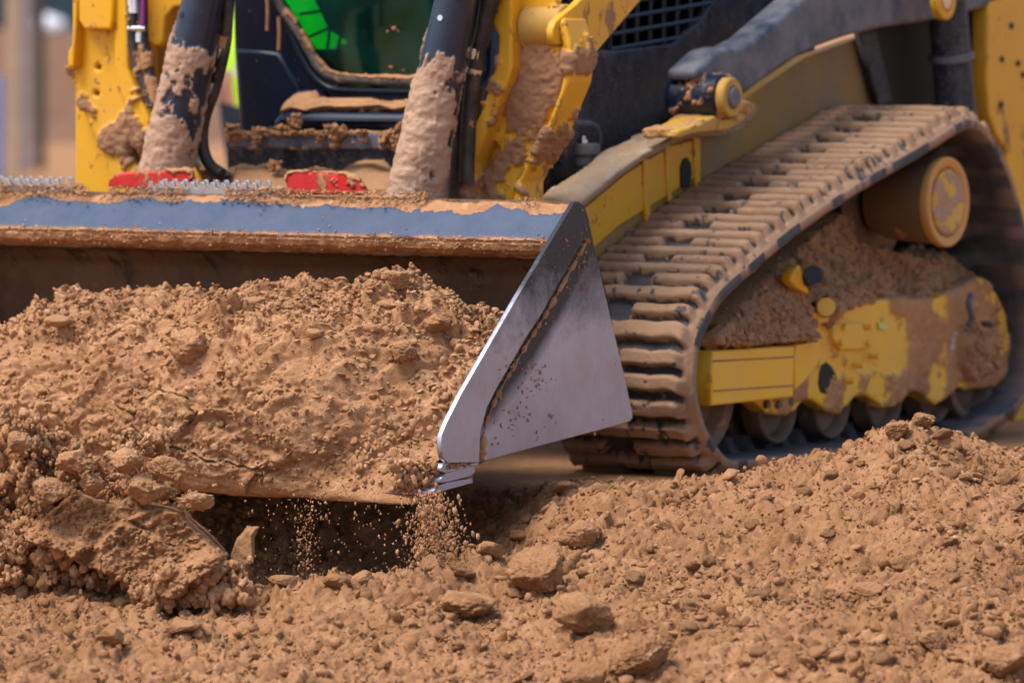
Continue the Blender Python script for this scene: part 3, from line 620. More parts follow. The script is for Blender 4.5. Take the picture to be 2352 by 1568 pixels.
nb = fbm(V * np.array([7, 0, 0]), 4, 101, .6); nb2 = fbm(V * np.array([40, 12, 12]), 4, 102, .6)
lw_ = sst(-.2, -.95, V[:, 0])
m_top = sst(0, .03, (.25 + .26 * nb + .16 * nb2 + .12 * sst(.0, .8, V[:, 0]) + .35 * (1 - sst(-.75, -.55, V[:, 0]))) - f_) * on_face
m_roll = np.maximum(sst(0, .05, f_ - (.93 + .05 * nb2)) * on_face, ((V[:, 1] < -.70) & (V[:, 2] < .562) & (V[:, 2] > .515)) * 1.0)
wall = (~on_face) & (V[:, 2] > .1) & (V[:, 1] > -.70) & (V[:, 1] < -.45)
m_wall = wall * sst(-.1, .1, (.50 - V[:, 2]) * 3 + .5 * nb2 + .1)
m_out = ((V[:, 1] > -.64) & (V[:, 2] > .58)) * 1.0
mk = np.clip(np.maximum.reduce([m_top, m_roll, m_wall * .8, m_out]), 0, 1)
th_ = m_top * (.006 + .007 * fbm(V * 22, 4, 103) + .004 * nb) + m_roll * (.004 + .006 * (~on_face) + .009 * fbm(V * 30, 4, 104, .6)) + m_wall * .004 * (1 + fbm(V * 30, 3, 105)) + m_out * .006
# mud heaped along the very top edge
th_ = th_ + np.exp(-((f_ - .02) / .16) ** 2) * on_face * np.maximum(.0, .010 * fbm(V * np.array([18, 5, 5]), 4, 106))
V[:, 1] += NN[:, 0] * th_; V[:, 2] += NN[:, 1] * th_
me = np_mesh('bucket', V, grid_faces(len(PR), nx, True, False)); set_attr(me, 'mud', mk)
M_bk, nt, bs = nodes('bucket_steel')
M_bk = M_beam
me.materials.append(M_beam); me.materials.append(M_inner)
pw = wall.reshape(len(PR), nx)[:, 0]; fi = np.repeat([1 if (pw[i] or PR[i][0] > -.665) else 0 for i in range(len(PR))], nx - 1)
me.polygons.foreach_set('material_index', fi.astype(np.int32))
BK = link('bucket', me, None, LD); me.set_sharp_from_angle(angle=math.radians(60))

# side plate: worn steel below, black paint left towards the top corner
def plate_steel(name, strip=False):
    m, nt, bs = nodes(name); tc = N(nt, 'ShaderNodeTexCoord'); co = tc.outputs['Object']
    at = N(nt, 'ShaderNodeAttribute', attribute_name='mud'); sx = N(nt, 'ShaderNodeSeparateXYZ'); nt.links.new(co, sx.inputs[0])
    # paint remains near the top corner; shade behind the wear strip is coloured in
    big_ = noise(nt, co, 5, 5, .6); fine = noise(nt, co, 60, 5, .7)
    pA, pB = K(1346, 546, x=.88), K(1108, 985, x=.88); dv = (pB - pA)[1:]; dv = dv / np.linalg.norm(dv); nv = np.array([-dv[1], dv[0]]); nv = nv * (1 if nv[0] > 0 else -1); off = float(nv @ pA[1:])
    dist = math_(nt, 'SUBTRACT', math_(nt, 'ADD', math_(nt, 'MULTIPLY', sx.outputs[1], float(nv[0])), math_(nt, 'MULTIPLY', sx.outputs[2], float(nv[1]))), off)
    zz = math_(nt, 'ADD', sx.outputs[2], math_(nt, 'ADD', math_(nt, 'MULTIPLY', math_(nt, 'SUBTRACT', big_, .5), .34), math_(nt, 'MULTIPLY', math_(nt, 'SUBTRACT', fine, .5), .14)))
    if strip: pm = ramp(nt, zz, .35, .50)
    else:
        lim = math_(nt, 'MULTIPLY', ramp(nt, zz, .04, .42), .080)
        shade_band = ramp(nt, math_(nt, 'DIVIDE', math_(nt, 'SUBTRACT', lim, math_(nt, 'ADD', dist, math_(nt, 'MULTIPLY', math_(nt, 'SUBTRACT', fine, .5), .03))), .04), 0, 1)
        pm = math_(nt, 'MAXIMUM', ramp(nt, zz, .36, .54), shade_band)
    mp = N(nt, 'ShaderNodeMapping'); mp.inputs['Scale'].default_value = (1, 90, 7); mp.inputs['Rotation'].default_value = (math.radians(40), 0, 0); nt.links.new(co, mp.inputs[0])
    scr = noise(nt, mp.outputs[0], 4, 4, .6)
    steel = mix(nt, ramp(nt, scr, .3, .7), (.46, .46, .56, 1), (.54, .54, .64, 1))
    steel = mix(nt, math_(nt, 'MULTIPLY', ramp(nt, noise(nt, co, 3.5, 6, .7), .35, .65), .5), steel, (.30, .285, .34, 1)); steel = mix(nt, math_(nt, 'MULTIPLY', ramp(nt, noise(nt, co, 9, 6, .7), .5, .72), .35), steel, (.38, .27, .20, 1))
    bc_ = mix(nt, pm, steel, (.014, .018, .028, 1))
    sp = ramp(nt, noise(nt, co, 34, 3, .5), .735, .755); sp2 = math_(nt, 'MULTIPLY', ramp(nt, noise(nt, co, 110, 3, .55), .66, .70), pm)
    msk = math_(nt, 'MAXIMUM', math_(nt, 'MAXIMUM', at.outputs['Fac'], sp), sp2)
    nt.links.new(mix(nt, msk, bc_, mud_color(nt, co)), bs.inputs['Base Color'])
    nt.links.new(math_(nt, 'MULTIPLY', math_(nt, 'SUBTRACT', 1.0, msk), math_(nt, 'SUBTRACT', .85, math_(nt, 'MULTIPLY', pm, .85))), bs.inputs['Metallic'])
    nt.links.new(math_(nt, 'ADD', math_(nt, 'MULTIPLY', msk, .5), math_(nt, 'ADD', .40, math_(nt, 'MULTIPLY', scr, .16))), bs.inputs['Roughness'])
    h = math_(nt, 'ADD', math_(nt, 'MULTIPLY', msk, 1.0), math_(nt, 'MULTIPLY', scr, .16)); bp = N(nt, 'ShaderNodeBump'); bp.inputs['Strength'].default_value = .6; bp.inputs['Distance'].default_value = .004
    nt.links.new(h, bp.inputs['Height']); nt.links.new(bp.outputs[0], bs.inputs['Normal']); return m
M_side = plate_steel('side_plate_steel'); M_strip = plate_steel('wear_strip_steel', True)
side = [(1329, 463), (1343, 472), (1352, 500), (1364, 560), (1382, 640), (1410, 760), (1438, 880), (1452, 945), (1453, 960), (1447, 967), (1400, 981), (1250, 1021), (1101, 1061), (1100, 1030), (1060, 1000), (1030, 1010), (1060, 925), (1190, 700), (1322, 472)]
strip = [(1327, 463), (1336, 480), (1344, 546), (1312, 602), (1279, 658), (1246, 719), (1208, 776), (1176, 832), (1143, 888), (1119, 936), (1104, 991), (1101, 1062), (1030, 1063), (1018, 1052), (1013, 1030), (1015, 1000), (1026, 972), (1060, 905), (1190, 680), (1318, 468)]
for sx_ in (1, -1):
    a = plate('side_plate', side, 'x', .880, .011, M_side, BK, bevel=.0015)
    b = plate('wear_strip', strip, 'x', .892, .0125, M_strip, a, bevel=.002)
    if sx_ < 0:
        for q in (a, b):
            W = get_co(q.data); W[:, 0] *= -1; q.data.vertices.foreach_set('co', W.astype(np.float32).ravel()); q.data.flip_normals()
# dried mud packed along the step between strip and plate
ms = [(1101, 1056), (1110, 985), (1124, 940), (1146, 893), (1180, 836), (1213, 780), (1250, 723), (1284, 661), (1316, 605), (1346, 552)]
pth = smooth_path([K(u + 3, v, x=.882) for u, v in ms], 3); rr = [max(.0012, .0048 + .0045 * rnd.uniform(-1, 1) + (.004 if i < 9 else 0)) * (1.15 if rnd.random() < .3 else .8) for i in range(len(pth))]
tube('packed_mud', pth, rr, M_load, BK, 8)
# crumbs stuck to the plate
pts = []; szz = []
for cu_, cv__, su, sv, n in ((1235, 870, 18, 14, 16), (1213, 845, 20, 6, 14), (1180, 975, 30, 28, 30), (1215, 905, 14, 18, 14), (1180, 835, 22, 8, 12), (1345, 585, 8, 20, 20), (1325, 640, 10, 30, 10), (1130, 1035, 30, 14, 12), (1300, 600, 20, 20, 10), (1060, 1050, 22, 7, 40), (1060, 870, 20, 60, 8), (1235, 560, 60, 120, 14), (1250, 1000, 80, 25, 8), (1350, 500, 5, 30, 12), (1300, 560, 20, 30, 24), (1275, 690, 30, 60, 12)):
    for _ in range(n):
        u, v = rnd.gauss(cu_, su), rnd.gauss(cv__, sv); pts.append(K(u, v, x=.881 if u > 1101 + (1062 - v) * .42 else .893)); szz.append(rnd.uniform(.0010, .0034))
kept = [(p, s) for p, s in zip(pts, szz) if -1.22 < p[1] < -.5 and p[2] > .13 + (p[1] + 1.2) * -.0 and p[1] > yedge(p[2]) + .012 and p[1] < -.44 - (p[2] - .153) * .46]
tag(scatter('stuck_mud', [p for p, s in kept], [s for p, s in kept], PROTO2, M_load, 1, (.6, 1, 1.4), True, BK), kind='stuff')
# cutting edge in two bolted layers
ce = [(984, 1136.5), (1087, 1108), (1084, 1098), (1030, 1108), (1007, 1117)]
lp = [(1005, 1108), (1024, 1087), (1089, 1070), (1092, 1082), (1082, 1093), (1030, 1106)]
def across(name, pts, mat, par, x0=-.884, x1=.889):
    q = plate(name, pts, 'x', x1, x1 - x0, mat, par, bevel=.001); return q
a = across('cutting_edge', ce, M_strip, BK); b = across('wear_plate', lp, M_strip, BK, -.882, .886)
across('floor_strip', [(1020, 1064), (1101, 1062), (1098, 1069), (1024, 1086), (1010, 1080)], M_strip, BK, -.87, .884)
P_ = []; 
for _ in range(420):
    tt_ = rnd.random(); u = 1008 + 75 * tt_; v = 1110 - 16 * tt_ + rnd.gauss(0, 2.5); P_.append(K(u, v, x=rnd.uniform(.80, .884)))
for _ in range(420):
    tt_ = rnd.random(); u = 1025 + 65 * tt_; v = 1073 - 10 * tt_ + rnd.gauss(0, 2.2); P_.append(K(u, v, x=rnd.uniform(.80, .885)))
_n0 = len(P_)
for _ in range(520):
    u = rnd.uniform(905, 1012); v = rnd.uniform(1058, 1128); P_.append(K(u, v, x=rnd.uniform(.84, .872)))
tag(scatter('mud_on_edge', P_, np.concatenate([psize(_n0, .0018, .007, 1.8), psize(520, .003, .012, 1.8)]), PROTO2, M_load, 1, None, False, BK), kind='stuff')
# step treads (serrated grip strips) on the top edge
def tread(x0, x1, y0):
    zt = .654; per = .0285; e_ = part('step_tread', (0, 0, 0)); n = int((x1 - x0) / per); first = None
    for yy, zz in ((y0, zt), (y0 + .055, zt + .004)):
        out = [(x0, zz - .01)]
        for i in range(n):
            xa = x0 + i * per; out += [(xa + .001, zz + .004), (xa + .004, zz + .0165), (xa + .016, zz + .0165), (xa + .019, zz + .004), (xa + per - .001, zz + .003)]
        out += [(x1, zz - .01)]
        o = plate('tread_bar', out, 'y', yy, .006, M_tread, e_, bevel=.0008, world=True)
        o.matrix_parent_inverse = Matrix.Identity(4)
        o.matrix_parent_inverse = Matrix.Translation((0, 0, 0)) @ Matrix.Translation(-Vector((0, 0, 0)))
    box('tread_web', (x0, y0 + .006, zt - .006), (x1, y0 + .05, zt + .001), M_tread, e_, .001)
    pp = np.stack([rng.uniform(x0, x1, 500), rng.uniform(y0 + .008, y0 + .05, 500), zt + rng.uniform(-.003, .006, 500)], 1)
    tag(scatter('caught_mud', pp, psize(500, .0025, .008, 2), PROTO2, M_load, 1, None, False, e_), kind='stuff')
tread(K(340, 440, y=-.665)[0], K(622, 440, y=-.665)[0], -.668)
tread(-1.0 if False else -.86, K(165, 440, y=-.665)[0], -.668)
# mud crumbs along the top edge and on the roll
n = 2400; px = rng.uniform(-.86, .865, n); f = np.clip(rng.normal(.05, .12, n), -.05, .5); up_ = rng.random(n) < .35
py = A0[0] + (B0 - A0)[0] * f; pz = A0[1] + (B0 - A0)[1] * f
q = np.stack([px, py, pz], 1); dn = fbm(q * 9, 3, 108); kp = dn > -.05
sz = psize(n, .0012, .005, 2.3); q[:, 1] -= .006 + sz * .3; q[:, 2] += .006 + sz * .3
r2_ = np.stack([rng.uniform(-.86, .862, n), B0[0] - .010 + rng.normal(0, .002, n), B0[1] - .008 + rng.normal(0, .010, n)], 1)
tag(scatter('rim_mud', np.concatenate([q[kp], r2_[:900]]), np.concatenate([sz[kp], psize(900, .0012, .0042, 2.3)]), PROTO2, M_load, 1, None, False, BK), kind='stuff')

# ---- coupler with its red levers ----------------------------------
CP = box('coupler_frame', (-.56, -.45, .18), (.56, -.34, .60), M_blkS, LD, .01)
plate('lock_lever', cv(c1, [(727, 1275), (740, 1235), (770, 1200), (820, 1172), (1262, 1152), (1292, 1172), (1302, 1210), (1304, 1290)]), 'y', -.60, .018, M_red, CP, bevel=.004, mud=dict(voxel=.003, thick=.004, freq=20, bias=-.30, top=.5))
plate('lock_lever', cv(cB, [(572, 1510), (553, 1375), (575, 1338), (610, 1328), (700, 1333), (1000, 1348), (1080, 1368), (1130, 1405), (1165, 1455), (1182, 1510)]), 'y', -.60, .018, M_red, CP, bevel=.004, mud=dict(voxel=.003, thick=.004, freq=18, bias=-.22, top=.5, seed=31))
box('coupler_beam', (-.56, -.50, .52), (.56, -.40, .60), M_yel, CP, .01, mud=dict(voxel=.006, thick=.02, freq=8, bias=.25, top=.4))

# ---- loader arms ----------------------------------------------------
ARM = part('loader_arm')
def ap(name, pts, y, dep, mat=M_yel, mud=None, holes=(), bevel=.006, par=None): return plate(name, pts, 'y', y, dep, mat, par or ARM, holes=holes, bevel=bevel, mud=mud)
mud_arm = dict(voxel=.0040, thick=.008, freq=17, bias=-.14, top=.2, soft=.12)
def blob(cs):   # extra mud around given points (u,v,radius,strength) on a plane
    Q = [(K(u, v, y=-.33), r, s) for u, v, r, s in cs]
    def fn(V, N_):
        g = np.full(len(V), -.22)
        for c, r, s in Q: g = g + s * np.exp(-(((V[:, 0] - c[0]) ** 2 + (V[:, 2] - c[2]) ** 2) / r ** 2))
        return g
    return fn
# right arm: inner flange, web, outer flange, head
fl = cv(c2, [(1135, -260), (1145, 120), (1210, 250), (1200, 420), (1145, 600), (1090, 760), (1010, 900), (975, 1060), (945, 1230), (945, 1400), (1030, 1400), (1040, 1100), (1100, 960), (1160, 800), (1230, 640), (1270, 560), (1300, 460), (1300, -260)])
ap('inner_flange', fl, -.36, .10, mud=dict(mud_arm, fn=blob([(1075, 395, .04, .5), (1118, 220, .03, .25), (1145, 90, .02, .3), (1065, 440, .05, .8)])))
web = cv(c2, [(1290, -260), (1290, 200), (1300, 480), (1230, 660), (1150, 820), (1100, 960), (1040, 1080), (1035, 1400), (1300, 1400), (1330, 1250), (1440, 1060), (1560, 860), (1690, 520), (1690, 260), (1620, 100), (1500, -260)])
hole = cv(c2, [(1060, 1150), (1080, 1040), (1130, 970), (1190, 960), (1225, 1020), (1215, 1090), (1160, 1140), (1110, 1170)])
ap('arm_web', web, -.315, .030, mud=dict(mud_arm, fn=blob([(1232, 160, .075, .75), (1210, 175, .06, .5), (1235, 195, .05, .5), (1165, 240, .05, .55), (1215, 245, .055, .5), (1240, 265, .03, .35), (1160, 325, .05, .55), (1200, 345, .035, .4), (1110, 430, .07, .9), (1220, 90, .04, .3)]), seed=12), holes=[hole])
box('arm_box', tuple(K(1100, 520, y=-.30)[i] if i != 1 else -.29 for i in range(3)), tuple((K(1170, 330, y=-.3)[0], -.16, K(1170, 330, y=-.3)[2])), M_yel, ARM, .01)
ofl = cv(c2, [(1700, 300), (1702, 470), (1690, 560), (1560, 870), (1440, 1080), (1365, 1240), (1360, 1400), (1290, 1400), (1330, 1250), (1430, 1050), (1535, 860), (1625, 620), (1650, 480), (1640, 300), (1600, 160), (1650, 120)])
ap('outer_flange', ofl, -.352, .10, mud=dict(mud_arm, fn=blob([(1305, 130, .05, .45), (1308, 150, .04, .4), (1270, 330, .05, .5), (1255, 300, .04, .35), (1240, 350, .03, .3)]), seed=22))
# rolled cross piece at the knee of the arm
pa = K(*c2(1330, 150), y=-.35); pb = K(*c2(1640, 230), y=-.35); rr_ = .058
cc = K(*c2(1480, 185), y=-.29)
tube('arm_knuckle', [(pa[0] - .005, -.29, cc[2]), (pb[0] - .02, -.29, cc[2])], .052, M_yelD, ARM, 40, mud=dict(voxel=.0045, thick=.006, freq=12, bias=-.15, top=-.1))
# arm going up and back: side face turned to the camera
up = cv(c2, [(1585, 300), (1580, 200), (1600, 150), (1640, 110), (1740, 30), (1830, -60), (1830, -700), (2900, -700), (2180, 0), (1830, 410), (1775, 490), (1745, 512), (1715, 508), (1700, 480), (1690, 300)])
xo = float(K(*c2(1690, 400), y=-.30)[0])
plate('arm_side', up, 'x', xo + .006, .02, M_yel, ARM, bevel=.004)
upi = cv(c2, [(1140, -700), (1140, 100), (1210, 240), (1300, 180), (1400, 40), (1560, -60), (1700, -140), (1700, -700)])
ap('arm_top_plate', upi, -.25, .05)
# left arm
laL = cA
left = cv(cA, [(608, -400), (604, 240), (600, 380), (570, 430), (562, 570), (590, 680), (730, 1010), (840, 1250), (925, 1500), (935, 1700), (1180, 1700), (1160, 1420), (1100, 1400), (1060, 1300), (1100, 1180), (1190, 1330), (1250, 1100), (1255, 1000), (1140, 760), (1075, 580), (1060, 100), (1060, -400)])
lh = lambda x, y, r: cv(cA, [(x + r * math.cos(a), y + r * 1.0 * math.sin(a)) for a in np.linspace(0, 2 * math.pi, 14, endpoint=False)])
slot = cv(cA, [(1060, 1330), (1055, 1240), (1075, 1180), (1100, 1160), (1130, 1210), (1190, 1330), (1165, 1410), (1110, 1400)])
left = cv(cA, [(608, -400), (604, 240), (600, 380), (570, 430), (562, 570), (590, 680), (730, 1010), (840, 1250), (925, 1500), (935, 1700), (1250, 1700), (1250, 1100), (1255, 1000), (1140, 760), (1075, 580), (1060, 100), (1060, -400)])
def mudL(V, N_):
    g = np.full(len(V), -.34)
    for (X, Y_, r, s) in ((700, 850, .028, .7), (900, 880, .02, .3), (1030, 720, .018, .5), (1100, 930, .03, .6), (1010, 1090, .05, .85), (870, 1170, .04, .6), (1070, 1180, .045, .7), (590, 590, .02, .8), (1210, 1130, .03, .6), (1120, 1390, .035, .8), (720, 500, .012, .5), (800, 940, .02, .5), (740, 1050, .02, .4)):
        c = K(*cA(X, Y_), y=-.33); g = g + s * np.exp(-((V[:, 0] - c[0]) ** 2 + (V[:, 2] - c[2]) ** 2) / r ** 2)
    return g
ap('arm_plate', left, -.33, .035, mud=dict(mud_arm, fn=mudL, seed=41), holes=[slot, lh(820, 565, 25), lh(805, 785, 25), lh(893, 475, 12)])
ap('arm_cover', cv(cA, [(655, -400), (655, 170), (700, 250), (935, 255), (948, 160), (955, -400)]), -.365, .045, M_yel, bevel=.008)
ap('arm_edge', cv(cA, [(608, -400), (604, 240), (600, 380), (570, 430), (562, 570), (625, 560), (640, 240), (650, -400)]), -.36, .04, M_yel)
ap('arm_edge', cv(cA, [(955, -400), (948, 250), (960, 600), (1010, 800), (1100, 1010), (1190, 1330), (1215, 1280), (1250, 1100), (1255, 1000), (1140, 760), (1075, 580), (1060, -400)]), -.352, .03, M_yel, mud=dict(mud_arm, fn=mudL, seed=43))
box('arm_box', (float(K(165, 200, y=-.3)[0]), -.295, .55), (float(K(285, 200, y=-.3)[0]), -.12, 1.6), M_yel, ARM, .01)
ap('arm_bracket', cv(c1, [(1000, -300), (990, 260), (1010, 305), (1050, 325), (1095, 318), (1115, 280), (1125, 120), (1180, 60), (1400, 30), (1400, -300)]), -.28, .05, M_yel, bevel=.01)
ap('arm_gusset', cv(c1, [(985, 250), (990, 1300), (1390, 1300), (1330, 900), (1230, 60), (1000, 60)]), -.16, .03, M_yelD)
ap('arm_foot', cv(c1, [(1240, 900), (1390, 1250), (1310, 1250), (1250, 1080)]), -.34, .04, M_yel)

# ---- tilt cylinders ---------------------------------------------------
def cylinder(top, bot, r0, r1, seed, bolts, tp):
    e = part('tilt_cylinder'); a = np.array(K(*top[:2], y=top[2])); b = np.array(K(*bot[:2], y=bot[2])); L = np.linalg.norm(b - a)
    def fn(V, N_):
        t = ((V - a) @ (b - a)) / L ** 2; return -.60 + .92 * sst(tp - .06, tp + .18, t) + .30 * sst(.5, 1.0, t) - .30 * np.clip(N_[:, 0], 0, 1) * (1 - sst(.55, .85, t)) + .35 * fbm(V * np.array([60, 60, 25]), 4, seed + 2, .6)
    n = 20; barrel = tube('barrel', [a + (b - a) * i / n for i in range(n + 1)], [r0 + (r1 - r0) * i / n for i in range(n + 1)], M_cyl, e, 40, mud=dict(voxel=.0034, thick=.0050, freq=17, fn=fn, top=0, seed=seed, soft=.12))
    dirv = (b - a) / L
    for (tq, mat) in ((.10, M_blk),):
        c = a + dirv * L * tq; tube('gland_ring', [c - dirv * .004, c + dirv * .004], r0 * 1.06, mat, e, 40)
    for (u, v, mat, rs) in bolts:
        c = K(u, v, y=top[2] * .5 + bot[2] * .5); t = ((c - a) @ dirv); q = a + dirv * t; off = c - q; c = c + np.array([FW[0], FW[1], 0]) * -(max(0, (r0 * r0 - off @ off)) ** .5) * .86
        nrm = (np.array([c[0] - q[0], c[1] - q[1], c[2] - q[2]])); nrm /= np.linalg.norm(nrm)
        bo = tube('port_bolt', [c - nrm * .01, c + nrm * .006, c + nrm * .007, c + nrm * .014], [rs * 1.3, rs * 1.3, rs, rs * .9], mat, e, 6 if mat is not M_load else 12)
    return e, a, b
e1, a1, b1 = cylinder((1072, -120, -.46), (948, 470, -.50), .044, .0585, 3, [(1018, 43, M_chrome, .008), (953, 305, M_load, .009)], .30)
e2, a2, b2 = cylinder((492, -120, -.46), (368, 460, -.50), .046, .058, 8, [(429, 38, M_blk, .009), (365, 297, M_load, .010)], .24)
for (c, r) in ((K(1066, -5, y=-.46), .052), (K(470, -5, y=-.46), .05)):
    tube('cylinder_neck', [c + np.array([0, 0, .2]), c], [r, r], M_blk, e1 if c[0] > 0 else e2, 40)
# hydraulic hoses, each with its fittings
def hose(path, r, y, fits=(), extra=(), mat=None, mudb=None):
    pts_ = smooth_path([K(u, v, y=(q[0] if q else y)) for u, v, *q in path], 3); h = tube('hydraulic_hose', pts_, r, mat or M_hose, LD, 14, mud=dict(voxel=.0035, thick=.003, freq=16, bias=mudb, top=0) if mudb is not None else None)
    for (u0, v0, u1, v1, rr_, m_) in fits:
        tube('hose_fitting', [K(u0, v0, y=y), K(u0 * .5 + u1 * .5, v0 * .5 + v1 * .5, y=y), K(u1, v1, y=y)], [rr_, rr_, rr_ * .96], m_, h, 8)
    return h
hose([cB(120, -200), cB(110, 100), cB(95, 330), cB(60, 500), cB(10, 700), (468, 270), (462, 330), (478, 380), (510, 400)], .0145, -.42,
     [(*cB(90, 280), *cB(75, 370), .018, M_load), (*cB(78, 375), *cB(60, 450), .016, M_chrome), (*cB(58, 455), *cB(45, 500), .012, M_chrome), (*cB(35, 520), *cB(28, 560), .0155, M_chrome), (*c1(1450, 560), *c1(1415, 665), .018, M_chrome)])
hose([(505, -60), (500, 80), (478, 170), (455, 270), (445, 340), (450, 372), (480, 392), (530, 410)], .013, -.36, mudb=.0)
hose([(455, 350), (468, 385), (498, 405), (520, 420)], .020, -.34, mudb=.15)
hose([(304, -80), (306, 40), (303, 100), (318, 165), (340, 215), (352, 245)], .0125, -.38, [(*cA(1125, -60), *cA(1128, 112), .0150, M_whiteB)], mudb=-.12)
hose([(326, -80), (328, 60), (330, 100), (340, 150), (348, 190), (360, 240)], .0125, -.375, [(*cA(1190, 250), *cA(1190, 355), .0145, M_whiteB)], mat=M_hose, mudb=.1)
M_purple = plain('purple_sleeve', (.22, .01, .19, 1), .5)
tube('hose_sleeve', [K(331, -80, y=-.40), K(329, 62, y=-.40)], .006, M_purple, LD, 10)
tube('hose_clamp', [K(296, 66, y=-.385), K(336, 66, y=-.385)], .008, M_chrome, LD, 10)
hose([(1128, -60), (1112, 60), (1100, 110), (1092, 150), (1085, 190), (1080, 240), (1075, 300), (1072, 420)], .0175, -.40,
     [(*c2(1065, 330), *c2(1055, 400), .020, M_chrome), (*c2(1055, 402), *c2(1045, 450), .014, M_chrome), (*c2(1050, 465), *c2(1040, 500), .0195, M_chrome), (*c2(1020, 690), *c2(1000, 880), .0125, M_grey)])
hose([(1120, -60), (1100, 10), (1085, 60), (1068, 200), (1050, 300), (1040, 460)], .02, -.37, [(*c2(965, 680), *c2(950, 770), .017, M_chrome)])
hose([(1150, -40), (1118, 40), (1112, 95), (1090, 120)], .016, -.38)
for dx in (0, 1):
    tube('lift_link_tube', [K(1062 + 26 * dx, 200, y=-.30), K(1030 + 30 * dx, 470, y=-.30)], .028, M_blk, LD, 20)

# ---- cab ---------------------------------------------------------------
CAB = part('cab')
hole = cv(cB, [(430, -500), (430, 0)]) 
glass_o = [(618, -200), (626, 0), (700, 116), (726, 162), (757, 192), (790, 203), (962, 206), (1070, 206), (1100, 192), (1112, 160), (1112, -200)]
body = [(534, -700), (534, 0), (537, 120), (549, 290), (556, 330), (1270, 330), (1270, -700)]
BODY = plate('cab_front', body, 'y', .10, .06, M_blk, CAB, holes=[glass_o], bevel=.008)
plate('cab_front_panel', [(537, 110), (556, 330), (620, 300), (700, 215), (640, 120)], 'y', .093, .02, M_blk, CAB, bevel=.012)
tube('door_frame', smooth_path([K(*cB(X, Y_), y=.09) for X, Y_ in ((430, -60), (560, 150), (660, 400), (770, 590), (880, 680), (960, 700), (1590, 712), (1900, 712))], 3), .008, M_blk, CAB, 12)
tube('window_seal', smooth_path([K(u, v, y=.085) for u, v in ((622, -150), (632, 0), (680, 66), (708, 114), (733, 156), (757, 176), (795, 185), (962, 189), (1075, 189), (1098, 175), (1104, 150), (1104, -150))], 3), .0115, M_seal, CAB, 18, mud=dict(voxel=.0035, thick=.004, freq=15, bias=-.42, top=.75))
M_glass, nt, bs = nodes('tinted_glass')
gl = N(nt, 'ShaderNodeBsdfGlossy'); gl.inputs['Roughness'].default_value = .05; tr = N(nt, 'ShaderNodeBsdfTransparent'); tr.inputs['Color'].default_value = (.03, .80, .42, 1)
fr_ = N(nt, 'ShaderNodeFresnel'); fr_.inputs['IOR'].default_value = 1.5; mx = N(nt, 'ShaderNodeMixShader'); df = N(nt, 'ShaderNodeBsdfDiffuse'); df.inputs['Color'].default_value = (.008, .12, .12, 1)
tc = N(nt, 'ShaderNodeTexCoord'); m2 = N(nt, 'ShaderNodeMixShader'); nt.links.new(math_(nt, 'MULTIPLY', ramp(nt, noise(nt, tc.outputs['Object'], 6, 5), .35, .75), .28), m2.inputs[0])
nt.links.new(tr.outputs[0], m2.inputs[1]); nt.links.new(df.outputs[0], m2.inputs[2])
nt.links.new(fr_.outputs[0], mx.inputs[0]); nt.links.new(m2.outputs[0], mx.inputs[1]); nt.links.new(gl.outputs[0], mx.inputs[2]); nt.links.new(mx.outputs[0], nt.nodes['Material Output'].inputs[0])
M_clear, nt, bs = nodes('clear_pane'); t2 = N(nt, 'ShaderNodeBsdfTransparent'); g2 = N(nt, 'ShaderNodeBsdfGlossy'); g2.inputs['Roughness'].default_value = .1; x2 = N(nt, 'ShaderNodeMixShader'); x2.inputs[0].default_value = .08; nt.links.new(t2.outputs[0], x2.inputs[1]); nt.links.new(g2.outputs[0], x2.inputs[2]); nt.links.new(x2.outputs[0], nt.nodes['Material Output'].inputs[0])
GLS = plate('windscreen', [(610, -300), (618, 0), (690, 116), (716, 165), (750, 196), (790, 208), (962, 210), (1080, 210), (1110, 196), (1118, 160), (1118, -300)], 'y', .105, .006, M_glass, CAB, bevel=.001)
pts = [K(u, v, y=.096) for u, v in (cB(1375, 522), cB(1470, 543), cB(1020, 575), cB(1180, 578), (905, 65), (915, 72), (890, 73))] + [K(rnd.uniform(780, 960), rnd.gauss(184, 1.5), y=.078) for _ in range(60)]
tag(scatter('window_mud', pts, [.006, .004, .004, .004, .005, .003, .003] + [rnd.uniform(.002, .005) for _ in range(60)], PROTO2, M_load, 1, None, False, GLS), kind='stuff')
for x, y0, y1, ww in ((415, -40, 240, .004), (505, 130, 390, .0045)):
    tube('mud_run', smooth_path([K(*cB(x, y0), y=.068), K(*cB(x + 6, (y0 + y1) / 2), y=.068), K(*cB(x, y1), y=.068)], 1), ww, M_load, CAB, 8)
# lower cab front: rounded ledge, body under it, step bar
led = cv(cB, [(438, 990), (450, 930), (500, 870), (560, 850), (700, 862), (1550, 872), (2400, 880), (2400, 1010), (1500, 1010), (600, 1000)])
def topmud(thr_): return lambda V, N_: -.8 + 1.3 * sst(thr_ - .3, thr_ + .2, N_[:, 2])
plate('front_ledge', led, 'y', -.03, .13, M_blk, CAB, bevel=.022)
plate('front_shelf', cv(cB, [(490, 880), (560, 790), (640, 700), (740, 700), (800, 765), (1550, 790), (2400, 800), (2400, 900), (600, 900)]), 'y', .03, .06, M_blk, CAB, bevel=.01)
kgrid('shelf_mud', cv(cB, [(492, 885), (545, 770), (600, 725), (650, 705), (745, 700), (790, 755), (880, 768), (1180, 768), (1300, 790), (1460, 775), (1560, 800), (1700, 810), (1700, 850), (1520, 838), (1380, 860), (1290, 830), (1120, 842), (850, 838), (700, 868), (600, 845)]), lambda u, v: .02 - (v - 215) * .0012, M_load, CAB, 2.5, .006, 22, 'y', .03, 71, taper=5)
LB = plate('lower_body', [(520, 320), (520, 470), (1250, 470), (1250, 290), (620, 290)], 'y', .02, .05, M_blkS, CAB, bevel=.006)
